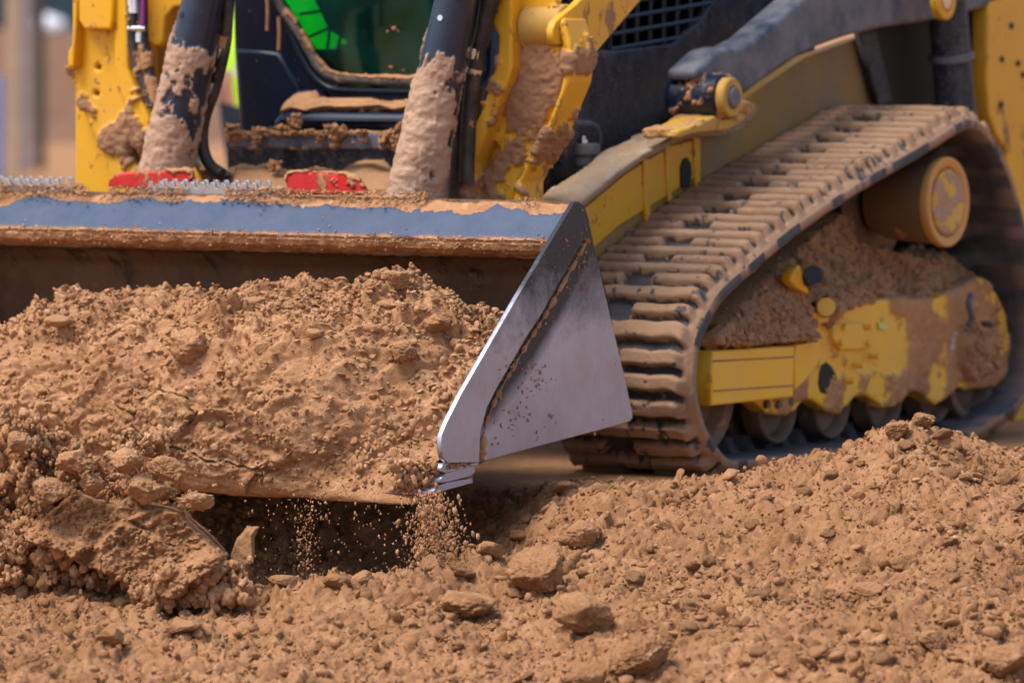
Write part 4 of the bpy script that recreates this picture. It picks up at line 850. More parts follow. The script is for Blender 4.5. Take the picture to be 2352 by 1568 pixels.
SB = plate('step_bar', cv(cB, [(92, 1035), (1700, 1030), (1700, 1158), (97, 1142)]), 'y', -.14, .03, M_grey, CAB, bevel=.003, mud=dict(voxel=.0035, thick=.004, freq=14, bias=-.20, top=.5, soft=.06))
BL = []
def bar_lump(X, Y_, w_, h_, sd):
    k = 12.9 / FPX / 3.3688; c = K(*cB(X, Y_), y=-.15)
    for _ in range(34): BL.append((c + np.array([rnd.uniform(-.42, .42) * w_ * k * 1.2, rnd.uniform(-.012, .012), rnd.uniform(-.42, .42) * h_ * k]), rnd.uniform(.08, .21) * (w_ * h_) ** .5 * k))
for i, q in enumerate([(150, 1000, 110, 90), (215, 1025, 60, 30), (350, 1020, 130, 60), (420, 1030, 80, 50), (525, 1005, 170, 80), (625, 935, 100, 120), (640, 1030, 160, 40), (730, 1030, 100, 50), (825, 1040, 80, 60), (945, 1000, 180, 100), (940, 1080, 80, 130), (830, 1090, 50, 60), (1100, 1028, 220, 35), (1170, 1085, 50, 30), (1330, 1090, 80, 130), (1420, 1100, 70, 120), (1390, 1030, 160, 60), (1445, 980, 60, 80), (480, 1290, 110, 90), (250, 1060, 60, 40), (345, 1080, 70, 60)]): bar_lump(*q, 200 + i)
tag(scatter('bar_mud', [b_[0] for b_ in BL], [b_[1] for b_ in BL], PROTO3, M_load, 1, None, True, SB), kind='stuff')
kgrid('caked_mud', [(500, 445), (505, 398), (525, 378), (560, 384), (600, 372), (625, 390), (650, 398), (700, 385), (760, 398), (800, 372), (850, 368), (880, 392), (900, 385), (905, 470), (500, 470)], lambda u, v: -.10 - (v - 380) * .002, M_mud, LD, 3, .016, 14, 'y', .06, 72, taper=8)
kgrid('caked_mud', [(1180, 470), (1188, 402), (1215, 386), (1240, 392), (1263, 394), (1300, 402), (1345, 398), (1376, 398), (1355, 432), (1328, 470)], lambda u, v: .12 - (v - 400) * .002, M_mud, LD, 3, .014, 14, 'y', .06, 73, taper=6)
# inside the cab
M_int = plain('cab_interior', (.018, .02, .02, 1), .8)
box('cab_floor', (-.46, .15, .70), (.36, 1.3, .74), M_int, CAB, .005); box('cab_rear_wall', (-.46, 1.28, .74), (.36, 1.32, 1.98), M_int, CAB, .005)
box('cab_side_wall', (.33, .16, .70), (.345, 1.28, 1.30), M_int, CAB, .002); box('cab_side_wall', (-.475, .16, .70), (-.455, .45, .968), M_int, CAB, .002); box('cab_side_wall', (-.475, .45, .70), (-.455, 1.28, 1.95), M_int, CAB, .002)
plate('dark_silhouette', [(729, -200), (731, 5), (744, 28), (752, 48), (762, 68), (800, 94), (830, 104), (900, 110), (900, -200)], 'x', -.44, .01, M_int, CAB, bevel=.002)  # flat dark plate added, shaped as the silhouette of a sleeve and seat
for a_, b_ in (((690, 33), (752, 24)), ((712, 84), (768, 60)), ((752, 112), (757, 70)), ((775, 112), (784, 80))): tube('screen_bar', [K(*a_, x=-.43), K(*b_, x=-.43)], .004, M_int, CAB, 8)
st_ = box('operator_seat', (-.30, .82, .90), (.16, 1.22, 1.09), M_int, CAB, .04); box('seat_back', (-.30, 1.14, 1.09), (.16, 1.24, 1.8), M_int, st_, .04)
for x in (-.44, .34): box('cab_post', (x - .03, 1.22, .74), (x + .03, 1.32, 2.0), M_blk, CAB, .01)
box('unseen_roof_pane', (-.40, .16, 1.99), (.30, 1.22, 2.0), plain('roof_pane', (.6, .65, .65, 1), .3), CAB, .002); bpy.data.objects['unseen_roof_pane'].data.materials.clear(); bpy.data.objects['unseen_roof_pane'].data.materials.append(M_clear)  # roof out of view, given a clear pane to let light into the cab
for x0, x1, y0, y1 in ((-.48, -.40, .1, 1.34), (.30, .38, .1, 1.34), (-.40, .30, .1, .16), (-.40, .30, 1.22, 1.34)): box('roof_rail', (x0, y0, 1.98), (x1, y1, 2.05), M_blk, CAB, .01)
ctl = K(770, 60, y=.42)
tube('control_lever', [K(860, 210, y=.5), K(838, 120, y=.5), K(828, 60, y=.5)], [.022, .018, .03], M_int, CAB, 16)
box('control_console', tuple(K(842, 300, y=.42)), tuple(K(1020, 118, y=.85)), M_int, CAB, .02)

# ---- side covers, grille, rubber mount --------------------------------
HB = plate('side_cover', [(1215, 100), (1403, 116), (1545, 101), (1611, 45), (1680, -60), (2000, -60), (1900, 20), (1790, 110), (1680, 200), (1562, 256), (1380, 366), (1300, 345), (1215, 440)], 'x', .37, .03, M_blkS, LD, bevel=.008)
M_grl, nt, bs = nodes('window_grille'); tc = N(nt, 'ShaderNodeTexCoord'); mp = N(nt, 'ShaderNodeMapping'); mp.inputs['Rotation'].default_value = (0, 0, 0); nt.links.new(tc.outputs['Object'], mp.inputs[0])
sxyz = N(nt, 'ShaderNodeSeparateXYZ'); cxyz = N(nt, 'ShaderNodeCombineXYZ'); nt.links.new(mp.outputs[0], sxyz.inputs[0]); nt.links.new(sxyz.outputs[1], cxyz.inputs[0]); nt.links.new(sxyz.outputs[2], cxyz.inputs[1])
plate('grille_backing', [(1395, 125), (1405, -200), (1900, -200), (1700, -20), (1600, 60), (1550, 110)], 'x', .345, .01, plain('grille_backing', (.05, .07, .055, 1), .7), HB)
for i in range(15):
    u = 1400 + i * 31; tube('grille_bar', [K(u, 125, x=.36), K(u, -150, x=.36)], .0065, M_blk, HB, 6)
for j in range(9):
    v0 = 100 - j * 34; tube('grille_bar', [K(1400, v0 + 14, x=.362), K(1850, v0 - 62, x=.362)], .006, M_blk, HB, 6)
MT = part('rubber_mount'); mc = K(1338, 352, x=.40)
M_mount = painted('mount_rubber', (.075, .095, .11, 1), .5, 0, .66, 24, .5, (.25, .2, .16, 1))
lathe('mount_stack', [(-.062, .030), (-.060, .036), (-.040, .036), (-.037, .030), (-.030, .030), (-.027, .040), (-.012, .040), (-.010, .032), (-.004, .032), (-.002, .042), (.020, .042), (.023, .040)], mc + np.array([0, 0, .0]), M_mount, MT, 'z')
lathe('mount_nut', [(.0, .013), (.009, .013), (.012, .008), (.017, .008)], mc + np.array([0, 0, .023]), M_chrome, MT, 'z', 6)
tube('mount_bracket', smooth_path([K(u, v, x=.365) for u, v in ((1300, 400), (1296, 300), (1310, 284), (1358, 283), (1374, 300), (1376, 330))], 2), .009, M_grey, MT, 12)
plate('side_post', [(1240, 430), (1248, 330), (1285, 210), (1300, 230), (1298, 400), (1285, 410)], 'y', .05, .05, M_blkS, LD)
# flange plate running back up to the link pivot
near = cv(cC, [(370, 1560), (700, 1290), (870, 1180), (1040, 1090), (1120, 1050), (1200, 1020), (1520, 1000), (1640, 930), (1740, 820)]); V = []
xn = .56
for (u, v) in near:
    p = K(u, v, x=xn); V.append(p)
V = smooth_path(V, 2); wv = []
for i, p in enumerate(V):
    wdt = .115 + .01 * math.sin(i * .8); wv += [p, p + np.array([-wdt, 0, 0]), p + np.array([-wdt, 0, -.016]), p + np.array([0, 0, -.016])]
me = bpy.data.meshes.new('deck_flange'); me.from_pydata([tuple(q) for q in wv], [], grid_faces(len(V), 4, False, True).tolist() + [[0, 1, 2, 3], [len(wv) - 1, len(wv) - 2, len(wv) - 3, len(wv) - 4]])
M_flg = painted('deck_flange_paint', (.33, .21, .10, 1), .55, 0, .44, 14, .95, (.30, .22, .16, 1), 1, soft=.2, mudc=((.38, .29, .22, 1), (.30, .22, .16, 1), (.46, .35, .27, 1)))
FLG = link('deck_flange', me, M_flg, LD, smooth=False)
bm = bmesh.new(); bm.from_mesh(me); bmesh.ops.recalc_face_normals(bm, faces=bm.faces); bm.to_mesh(me); bm.free()
mudify(FLG, voxel=.005, thick=.002, freq=16, bias=-.30, top=.25)
M_chs = painted('chassis_dusty', (.36, .20, .03, 1), .6, 0, .40, 4, .95, (.22, .155, .105, 1), .8, soft=.3, mudc=((.30, .21, .15, 1), (.24, .17, .12, 1), (.36, .26, .19, 1)))
CH = plate('chassis_side', [(1225, 560), (1338, 470), (1437, 390), (1540, 330), (1590, 305), (1690, 240), (1760, 190), (1850, 130), (1960, 90), (2100, 60), (2340, 20), (2340, 700), (2300, 900), (1500, 900), (1225, 900)], 'x', .50, .03, M_chs, LD, bevel=.004)
for (u0, v0, u1, v1) in ((1485, 365, 1490, 520), (1535, 330, 1542, 470), (1600, 305, 1604, 430)):
    plate('side_rib', [(u0 - 6, v0), (u0 + 6, v0), (u1 + 6, v1), (u1 - 6, v1)], 'x', .512, .014, M_yel, CH, bevel=.003)
plate('front_side_panel', [(1330, 600), (1345, 478), (1440, 398), (1540, 336), (1610, 316), (1610, 400), (1500, 470), (1420, 520)], 'x', .506, .01, M_yel, CH, bevel=.003)
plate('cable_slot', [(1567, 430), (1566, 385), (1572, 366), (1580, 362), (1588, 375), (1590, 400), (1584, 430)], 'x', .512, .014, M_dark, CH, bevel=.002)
plate('recess_shade_slab', [(2010, 90), (2030, 250), (2060, 420), (2330, 420), (2300, -60), (1980, -60)], 'x', .505, .014, M_dark, CH, bevel=.003)  # black slab standing in for the deep shade of a recess
plate('support_bar', [(1975, 76), (2012, 68), (2052, 232), (2020, 245)], 'x', .53, .02, M_blkS, CH, bevel=.004)
# lower link and its pivot
LK = plate('lower_link', [(1600, 182), (1603, 160), (1630, 134), (1654, 114), (1678, 108), (1697, 111), (1740, 88), (1790, 45), (1845, -2), (1900, -60), (2330, -110), (2330, 0), (2180, 40), (2100, 55), (2040, 62), (1976, 76), (1930, 90), (1882, 107), (1836, 130), (1792, 155), (1750, 186), (1712, 217), (1700, 216), (1688, 192), (1665, 184), (1640, 188)], 'x', .60, .085, M_grey, LD, bevel=.012)
pv2 = K(1674, 224, x=.655)
tube('pivot_boss', [pv2 + np.array([-.150, 0, 0]), pv2 + np.array([-.135, 0, 0]), pv2 + np.array([-.012, 0, 0])], [.046, .054, .054], M_blk, LK, 36, mud=dict(voxel=.004, thick=.005, freq=22, bias=-.22, top=.1))
lathe('pivot_ear', [(-.012, .043), (-.010, .047), (.008, .047), (.012, .044), (.012, .028), (.004, .027)], pv2, M_yelD, LK, 'x')
lathe('pivot_pin', [(-.02, .026), (.012, .026), (.018, .022), (.019, .005)], pv2 + np.array([.002, 0, 0]), M_grey, LK, 'x')
plate('ear_bracket', [(1652, 262), (1672, 276), (1700, 268), (1708, 232), (1722, 236), (1740, 248), (1728, 262), (1700, 285), (1676, 299), (1640, 303), (1600, 306), (1560, 318), (1560, 300), (1600, 288)], 'x', .64, .10, M_yelD, LK, bevel=.004, mud=dict(voxel=.004, thick=.003, freq=18, bias=-.15, top=.2))
# lift cylinder and tower at the back
q1 = K(2168, -80, x=.60); q2 = K(2200, 300, x=.60)
LC = tube('lift_cylinder', [q1, q1 * .45 + q2 * .55, q2], [.050, .050, .052], M_blkS, LD, 36)
tube('cylinder_band', [q1 * .47 + q2 * .53, q1 * .43 + q2 * .57], .058, M_grey, LC, 36)
eye = K(2166, 0, x=.67)
lathe('rod_eye', [(-.012, .046), (-.01, .050), (.010, .050), (.012, .047), (.012, .030), (.004, .029)], eye, M_yel, LC, 'x'); lathe('eye_pin', [(-.02, .024), (.012, .024), (.018, .012)], eye, M_chrome, LC, 'x', 24)
TW = plate('rear_tower', [(2272, -200), (2270, 100), (2267, 180), (2272, 260), (2290, 310), (2310, 340), (2330, 700), (2330, 980), (2600, 980), (2700, 400), (2700, -200)], 'x', .60, .05, M_yel, LD, bevel=.008)
for u, v in ((2300, 137), (2337, 146), (2349, 172), (2298, 241), (2322, 60)):
    lathe('tower_bolt', [(.0, .009), (.004, .009), (.006, .007)], K(u, v, x=.60) , M_blk, TW, 'x', 6)

# ---- tracks -------------------------------------------------------------
inner = [(2209, 300), (2107, 367), (2010, 420), (1882, 502), (1804, 560), (1723, 632), (1655, 692), (1625, 752), (1608, 790), (1602, 850), (1603, 914), (1620, 978), (1646, 1025), (1672, 1055), (1702, 1073)]
IP = [K(u, v, x=.88)[1:] for u, v in inner]
TK = .030
top_r = [K(u, v, x=.88)[1:] for u, v in [(2235, 293), (2264, 311), (2290, 355), (2318, 410), (2350, 540), (2378, 690), (2384, 800), (2370, 880), (2335, 925), (2290, 955)]]
b0 = IP[-1]; zb = float(b0[1]); loop = IP + [np.array([y, TK]) for y in np.linspace(b0[0] + .12, top_r[-1][0] - .12, 8)] + list(reversed(top_r))
loop[len(IP) - 1] = np.array([b0[0], TK + .004])
LP = np.array(smooth_path(loop, 3, True)); seg_ = np.linalg.norm(np.roll(LP, -1, 0) - LP, axis=1); cum = np.concatenate([[0], np.cumsum(seg_)]); TOT = cum[-1]
NR = 2 * round(TOT / .047 / 2); PITCHL = TOT / NR; ns_ = NR * 17
sA = np.arange(ns_) * TOT / ns_; LPc = np.vstack([LP, LP[:1]]); C2 = np.stack([np.interp(sA, cum, LPc[:, 0]), np.interp(sA, cum, LPc[:, 1])], 1)
tg = np.roll(C2, -2, 0) - np.roll(C2, 2, 0); tg /= np.linalg.norm(tg, axis=1, keepdims=True); no = np.stack([-tg[:, 1], tg[:, 0]], 1)
ctr = C2.mean(0); 
if ((C2 - ctr) * no).sum() < 0: no = -no
print('track length', TOT, 'z max', C2[:, 1].max(), 'y', C2[:, 0].min(), C2[:, 0].max())
xw = np.concatenate([np.linspace(-.2, .2, 92)]); SA, XW = np.meshgrid(sA, xw, indexing='ij'); SAf = SA.ravel(); XWf = XW.ravel()
wob = .010 * np.sin(XWf * 28) * 0 + .003 * np.abs(np.sin(XWf * math.pi / .1)) - .006 * sst(.15, .2, np.abs(XWf)) * 2
ph = (SAf + wob) / PITCHL; row = np.floor(ph).astype(int); loc = ph - row
pr = sst(.0, .20, loc) * (1 - sst(.62, .84, loc))
odd = (row % 2 == 1); gapc = .0
gap = np.where(odd, 1 - sst(.034, .046, np.abs(XWf + .02)), 0.0)
bridge = np.where(~odd, 0, 0)
endw = 1 - sst(.172, .192, np.abs(XWf)); shortend = np.where(odd, 1 - sst(.165, .185, np.abs(XWf)), endw)
lug = pr * (1 - gap) * shortend
Q3 = np.stack([XWf, np.interp(SAf, sA, C2[:, 0]), np.interp(SAf, sA, C2[:, 1])], 1)
mudn = fbm(Q3 * 22, 4, 120, .6)
mkt = sst(-.05, .06, fbm(Q3 * 55, 3, 123, .6) + .46 + .22 * fbm(Q3 * 11, 3, 121) - .95 * (1 - sst(.10, .45, lug)) * (1 - sst(.165, .185, np.abs(XWf))))
hgt = .025 * lug * (1 + .10 * fbm(Q3 * 14, 2, 125)) + mkt * (.0008 + .0008 * fbm(Q3 * 45, 3, 122)) - .010 * sst(.185, .2, np.abs(XWf))
OUT = C2[np.searchsorted(sA, SAf, side='right') - 1] + np.repeat(no, len(xw), 0) * (TK * 1.0 + hgt)[:, None] - np.repeat(no, len(xw), 0) * .0
INN = C2 - no * .0
VO = np.stack([XWf, OUT[:, 0], OUT[:, 1]], 1)
xi = np.array([.2, .199, .14, .06, .045, -.045, -.06, -.14, -.199, -.2]); gl_ = np.where((np.arange(ns_) % 30) < 13, 1.0, 0)
ih = np.zeros((ns_, 10)); ih[:, 4] = ih[:, 5] = -.035 * gl_; ih[:, 0] = ih[:, 9] = .006
VI = np.stack([np.broadcast_to(xi, (ns_, 10)), C2[:, :1] + no[:, :1] * ih, C2[:, 1:] + no[:, 1:] * ih], -1).reshape(-1, 3)
row_n = len(xw) + 10; VT = np.concatenate([VO.reshape(ns_, len(xw), 3), VI.reshape(ns_, 10, 3)], 1)
mk2 = np.concatenate([mkt.reshape(ns_, -1), sst(-.1, .2, fbm(VI * 20, 3, 130)).reshape(ns_, 10) * np.array([1, .5, .1, 0, 0, 0, 0, .1, .5, 1])], 1)
side_n = sst(-.05, .1, fbm(np.stack([0 * C2[:, 0], C2[:, 0], C2[:, 1]], 1) * 16, 3, 131) + .12)
mk2[:, 0] = mk2[:, len(xw) - 1] = side_n; mk2[:, len(xw)] = mk2[:, -1] = side_n * .9
for X0, nm in ((.68, 1), (-.68, -1)):
    Vt = VT.copy(); Vt[:, :, 0] = Vt[:, :, 0] * nm + X0
    me = np_mesh('rubber_track', Vt.reshape(-1, 3), grid_faces(ns_, row_n, True, True)); set_attr(me, 'mud', mk2.ravel())
    if nm < 0: me.flip_normals()
    bm = bmesh.new(); bm.from_mesh(me); bmesh.ops.recalc_face_normals(bm, faces=bm.faces); bm.to_mesh(me); bm.free()
    link('rubber_track', me, M_rub, LD)

# ---- undercarriage ------------------------------------------------------
UC = plate('track_frame', [(1826, 800), (1850, 705), (1925, 700), (2005, 690), (2140, 690), (2260, 640), (2290, 673), (2313, 722), (2318, 787), (2313, 850), (2285, 883), (2195, 891), (2173, 913), (2151, 930), (2129, 913), (2118, 900), (2102, 895), (2084, 900), (2064, 921), (2045, 934), (2028, 933), (2005, 917), (1993, 908), (1979, 905), (1965, 911), (1948, 931), (1925, 948), (1898, 940), (1876, 924), (1864, 918), (1850, 919), (1840, 926), (1826, 945), (1800, 950), (1760, 945), (1738, 925), (1640, 905), (1640, 830)], 'x', .80, .05, M_yelF, LD, bevel=.006, mud=dict(voxel=.0045, thick=.006, freq=8, bias=-.10, top=0, seed=55, soft=.12, fn=lambda V, N_: .55 * np.exp(-((V[:, 1] - 1.06) ** 2 + (V[:, 2] - .28) ** 2) / .10 ** 2) + .3 * np.exp(-((V[:, 1] - .45) ** 2 + (V[:, 2] - .19) ** 2) / .07 ** 2) + .4 * (V[:, 1] > 1.2)))
M_grd = painted('guard_paint', (.88, .49, .02, 1), .42, 0, .68, 10, .35, (.6, .42, .28, 1), .45)
plate('idler_guard', cv(cF, [(178, 512), (905, 466), (895, 925), (160, 1002)]), 'x', .845, .22, M_grd, UC, bevel=.006)
for (ya, yb) in ((603, 565), (868, 818)):
    tube('guard_seam', [K(*cF(180, ya), x=.8455), K(*cF(895, yb), x=.8455)], .0022, M_load, UC, 8)
plate('guard_end', cv(cF, [(912, 455), (1128, 430), (1132, 560), (1110, 640), (1060, 710), (990, 790), (905, 870)]), 'x', .838, .03, M_grd, UC, bevel=.005)
plate('guard_front', cv(cF, [(85, 540), (160, 510), (165, 1000), (85, 995)]), 'x', .80, .18, M_wheel, UC, bevel=.004)
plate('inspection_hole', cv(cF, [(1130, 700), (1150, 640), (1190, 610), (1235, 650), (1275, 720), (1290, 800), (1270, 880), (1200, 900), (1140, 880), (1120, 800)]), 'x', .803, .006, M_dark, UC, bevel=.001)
plate('frame_bracket', cv(cF, [(1250, 270), (1500, 265), (1600, 470), (1580, 490), (1320, 505), (1250, 400)]), 'x', .815, .025, M_yelF, UC, bevel=.004)
plate('frame_bracket', cv(cF, [(1000, 170), (1180, 160), (1250, 250), (1100, 275), (1060, 340), (1020, 300)]), 'x', .812, .025, M_yelF, UC, bevel=.004)
tube('adjuster_nut', [K(*cF(1185, 120), x=.81), K(*cF(1185, 120), x=.84)], .022, M_yelF, UC, 20)
plate('white_decal', cv(cG, [(808, 545), (875, 550), (880, 620), (850, 700), (815, 690)]), 'x', .8065, .003, plain('decal_white', (.45, .5, .45, 1), .6), UC, bevel=.0005)
plate('yellow_decal', cv(cG, [(215, 468), (280, 462), (282, 530), (222, 524)]), 'x', .8065, .003, plain('decal_lime', (.62, .66, .16, 1), .6), UC, bevel=.0005)
wprof = lambda r: [(-.10, r * .55), (-.10, r), (-.050, r), (-.048, r * .6), (-.012, r * .6), (-.010, r), (.036, r), (.040, r * .96), (.030, r * .86), (.012, r * .78), (.002, r * .5), (.006, r * .3), (.022, r * .26), (.024, r * .05)]
for (u, vb_, r) in ((1783, 1019, .092), (1907, 1007, .092), (2028, 994, .092), (2146, 972, .088)):
    c = K(u, vb_, x=.765); lathe('track_roller', wprof(r), (.732, c[1], c[2] + r), M_wheel, UC, 'x')
c = K(1595, 905, x=.78); lathe('front_idler', [(-.08, .12), (-.08, .172), (.03, .172), (.034, .165), (.028, .14), (.004, .12), (.0, .05), (.012, .04), (.013, .01)], (.75, float(IP[9][0]) + .178, .205), M_wheel, UC, 'x', 64)
c = K(2255, 930, x=.8); lathe('rear_idler', [(-.08, .08), (-.08, .125), (.03, .125), (.034, .118), (.028, .1), (.004, .09), (.0, .04), (.012, .03)], (.76, float(top_r[5][0]) - .17, .165), M_wheel, UC, 'x', 64)
dc = K(2172, 464, x=.875)
DR = lathe('drive_motor', [(-.185, .06), (-.185, .082), (-.165, .086), (-.15, .094), (-.02, .103), (-.004, .107), (.0, .105), (.0, .092), (-.004, .088), (-.012, .084)], dc, painted('drive_housing', (.20, .11, .05, 1), .55, 0, .62, 12, .7, (.22, .14, .09, 1), .6), LD, 'x', 64)
lathe('motor_ring', [(-.016, .1065), (-.010, .110), (.006, .110), (.010, .107), (.010, .096), (.004, .086), (-.004, .084)], dc, painted('ring_dusty_yellow', (.60, .30, .06, 1), .5, 0, .60, 12, .8, (.50, .30, .16, 1)), DR, 'x', 64)
lathe('motor_cap', [(-.008, .080), (.006, .080), (.010, .076), (.010, .01)], dc, painted('cap_dusty', (.70, .40, .03, 1), .5, 0, .50, 12, .6, (.50, .36, .28, 1), mudc=((.48, .31, .22, 1), (.42, .26, .18, 1), (.5, .34, .25, 1))), DR, 'x', 64)
lathe('drive_sprocket', [(-.03, .03), (-.03, .15), (.0, .16), (.0, .13), (-.006, .04)], (dc[0] - .20, dc[1], dc[2] - .0), M_wheel, LD, 'x', 40)
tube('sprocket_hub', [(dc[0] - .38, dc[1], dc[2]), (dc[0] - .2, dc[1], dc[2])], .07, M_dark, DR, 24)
# caked mud over the frame
mpoly = [(1631, 800), (1625, 768), (1634, 755), (1655, 738), (1690, 700), (1730, 640), (1790, 585), (1850, 540), (1900, 508), (1950, 480), (1978, 495), (1995, 530), (2008, 552), (2050, 560), (2087, 573), (2130, 588), (2187, 568), (2215, 585), (2255, 629), (2288, 673), (2313, 722), (2318, 787), (2310, 850), (2285, 880), (2240, 885), (2222, 850), (2215, 755), (2198, 716), (2124, 716), (2069, 719), (2042, 703), (2016, 680), (2004, 702), (1925, 717), (1890, 740), (1875, 700), (1860, 700), (1866, 751), (1884, 784), (1826, 793), (1720, 802)]
def mx_(u, v):
    base = .84 - .15 * sst(800, 500, v + .0 * u); return base - .03 * sst(1900, 2100, u) * 0
kgrid('caked_mud', mpoly, mx_, M_mud, UC, 2.6, .032, 6, 'x', .10, 74, taper=12, extra=lambda Q: .016 * fbm(Q * np.array([8, 26, 9]), 4, 140, .6, True) + .02 * fbm(Q * 4, 2, 142) + .006 * fbm(Q * 40, 3, 141))
um = bpy.data.objects[UC.children[-1].name] if False else [c_ for c_ in UC.children if c_.name.startswith('caked_mud')][0]
uv_ = get_co(um.data); ii = rng.choice(len(uv_), 2600); sz_ = psize(2600, .0025, .011, 2.2)
tag(scatter('mud_crumbs', uv_[ii] + np.array([1.0, 0, 0]) * sz_[:, None] * .2, sz_, PROTO2, M_mud, 1, None, False, UC), kind='stuff')
plate('mud_backing', [(1700, 790), (1740, 700), (1860, 620), (1960, 560), (2010, 640), (2230, 680), (2280, 740), (2270, 850), (1850, 850)], 'x', .60, .08, M_mud, UC, bevel=.01)
for (X, Y_) in ((1330, 300), (1560, 300), (1545, 440), (1300, 440), (1480, 640), (1620, 560), (1400, 780), (1000, 560), (1080, 500)):
    c = K(*cF(X, Y_), x=.815); tube('frame_bolt', [c + np.array([-.01, 0, 0]), c + np.array([.012, 0, 0])], .0085, M_yelF, UC, 6)
for (X, Y_) in ((740, 985), (640, 985), (850, 960)):
    c = K(*cF(X, Y_), x=.80); tube('roller_bolt', [c + np.array([-.02, 0, 0]), c + np.array([.01, 0, 0])], .011, M_wheel, UC, 6)
# hinge lug and bolts peeping from the mud
plate('tension_lug', cv(cE, [(-30, 1080), (0, 1060), (20, 1120), (40, 1230), (90, 1290), (70, 1330), (-10, 1280), (-90, 1200)]), 'x', .83, .03, M_yel, UC, bevel=.004)
tube('tension_bolt', [K(*cE(120, 1160), x=.80), K(*cE(120, 1160), x=.855)], [.026, .022], M_blk, UC, 8)
tube('tension_bolt', [K(*cE(100, 1240), x=.82), K(*cE(150, 1200), x=.86)], [.010, .009], M_chrome, UC, 10)
tube('grease_fitting', smooth_path([K(*cG(990, 240), x=.84), K(*cG(960, 320), x=.85), K(*cG(1010, 430), x=.85), K(*cG(960, 500), x=.84)], 2), .008, M_grey, UC, 10)
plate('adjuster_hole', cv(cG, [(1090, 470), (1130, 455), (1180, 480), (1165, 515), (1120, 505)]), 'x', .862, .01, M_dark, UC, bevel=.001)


# ================================================================== PEOPLE
M_hv = plain('hi_vis_cloth', (.50, .95, .03, 1), .8); M_nv = plain('dark_trousers', (.02, .03, .06, 1), .85); M_skin = plain('skin', (.45, .25, .17, 1), .6)
M_band = plain('reflective_band', (.55, .57, .58, 1), .4); M_hat = plain('hard_hat', (.8, .8, .78, 1), .35)
def figure(name, J, E_, loc, yaw, label):
    """one continuous skinned body from joints {name:(x,y,z,r)}"""
    me = bpy.data.meshes.new('person'); ks = list(J); me.from_pydata([J[k][:3] for k in ks], [(ks.index(a), ks.index(b)) for a, b in E_], []); me.update()
    o = bpy.data.objects.new(name, me); COL.objects.link(o); s = o.modifiers.new('s', 'SKIN'); sv = me.skin_vertices[0].data
    for i, k in enumerate(ks): sv[i].radius = (J[k][3], J[k][3] * (J[k][4] if len(J[k]) > 4 else 1)); sv[i].use_root = (k == 'pelvis')
    b = o.modifiers.new('b', 'SUBSURF'); b.levels = 2; b.render_levels = 2
    me2 = evaluated(o); o.modifiers.clear(); o.data = me2; o.location = loc; o.rotation_euler = (0, 0, yaw)
    V = get_co(me2); me2.materials.clear(); 
    for m in (M_skin, M_hv, M_nv, M_band, M_hat): me2.materials.append(m)
    ix = []
    for p in me2.polygons:
        x, y, z = p.center; d1 = min((Vector((x, y, z)) - Vector(J[k][:3])).length for k in ('head', 'chin')); dh = min((Vector((x, y, z)) - Vector(J[k][:3])).length for k in ks if k.startswith('hand'))
        ix.append(0 if (dh < .085 or d1 < .16) else (2 if z < .78 else (3 if abs(z - 1.24) < .025 or abs(z - .90) < .012 else 1)))
    me2.polygons.foreach_set('material_index', ix); me2.polygons.foreach_set('use_smooth', [True] * len(ix))
    # hard hat, nose
    h = Vector(J['head'][:3]); bm = bmesh.new(); bmesh.ops.create_uvsphere(bm, u_segments=24, v_segments=14, radius=.125)
    for v in bm.verts:
        if v.co.z < 0: v.co.z *= .12; v.co.x *= 1.12; v.co.y *= 1.22
    hm = bpy.data.meshes.new('hard_hat'); bm.to_mesh(hm); bm.free(); hm.materials.append(M_hat); hh = bpy.data.objects.new('hard_hat', hm); COL.objects.link(hh); hh.parent = o; hh.location = h + Vector((0, -.01, .04))
    hm.polygons.foreach_set('use_smooth', [True] * len(hm.polygons))
    tag(o, label, 'person'); return o
def face_pts(J, hx, hy, hz):
    J['chin'] = (hx, hy - .02, hz - .09, .058); J['head'] = (hx, hy, hz, .095); J['crown'] = (hx, hy + .01, hz + .08, .07)
    J['nose'] = (hx, hy - .105, hz - .01, .014)
STD = {'pelvis': (0, 0, .98, .15, .8), 'belly': (0, 0, 1.12, .16, .8), 'chest': (0, 0, 1.34, .18, .75), 'neck': (0, 0, 1.50, .06), 'thighL': (.10, 0, .80, .095), 'thighR': (-.10, 0, .80, .095), 'kneeL': (.11, -.01, .50, .065), 'kneeR': (-.11, -.01, .50, .065),
       'ankleL': (.11, .02, .10, .05), 'ankleR': (-.11, .02, .10, .05), 'toeL': (.12, -.12, .04, .04), 'toeR': (-.12, -.12, .04, .04), 'shL': (.19, 0, 1.43, .07), 'shR': (-.19, 0, 1.43, .07), 'elL': (.27, .02, 1.15, .05), 'elR': (-.27, .02, 1.15, .05),
       'wrL': (.26, -.08, .93, .034), 'wrR': (-.26, -.08, .93, .034), 'handL': (.26, -.11, .86, .032), 'handR': (-.26, -.11, .86, .032)}
ED = [('pelvis', 'belly'), ('belly', 'chest'), ('chest', 'neck'), ('neck', 'chin'), ('chin', 'head'), ('head', 'crown'), ('head', 'nose'), ('pelvis', 'thighL'), ('pelvis', 'thighR'), ('thighL', 'kneeL'), ('thighR', 'kneeR'), ('kneeL', 'ankleL'), ('kneeR', 'ankleR'), ('ankleL', 'toeL'), ('ankleR', 'toeR'),
      ('chest', 'shL'), ('chest', 'shR'), ('shL', 'elL'), ('shR', 'elR'), ('elL', 'wrL'), ('elR', 'wrR'), ('wrL', 'handL'), ('wrR', 'handR')]
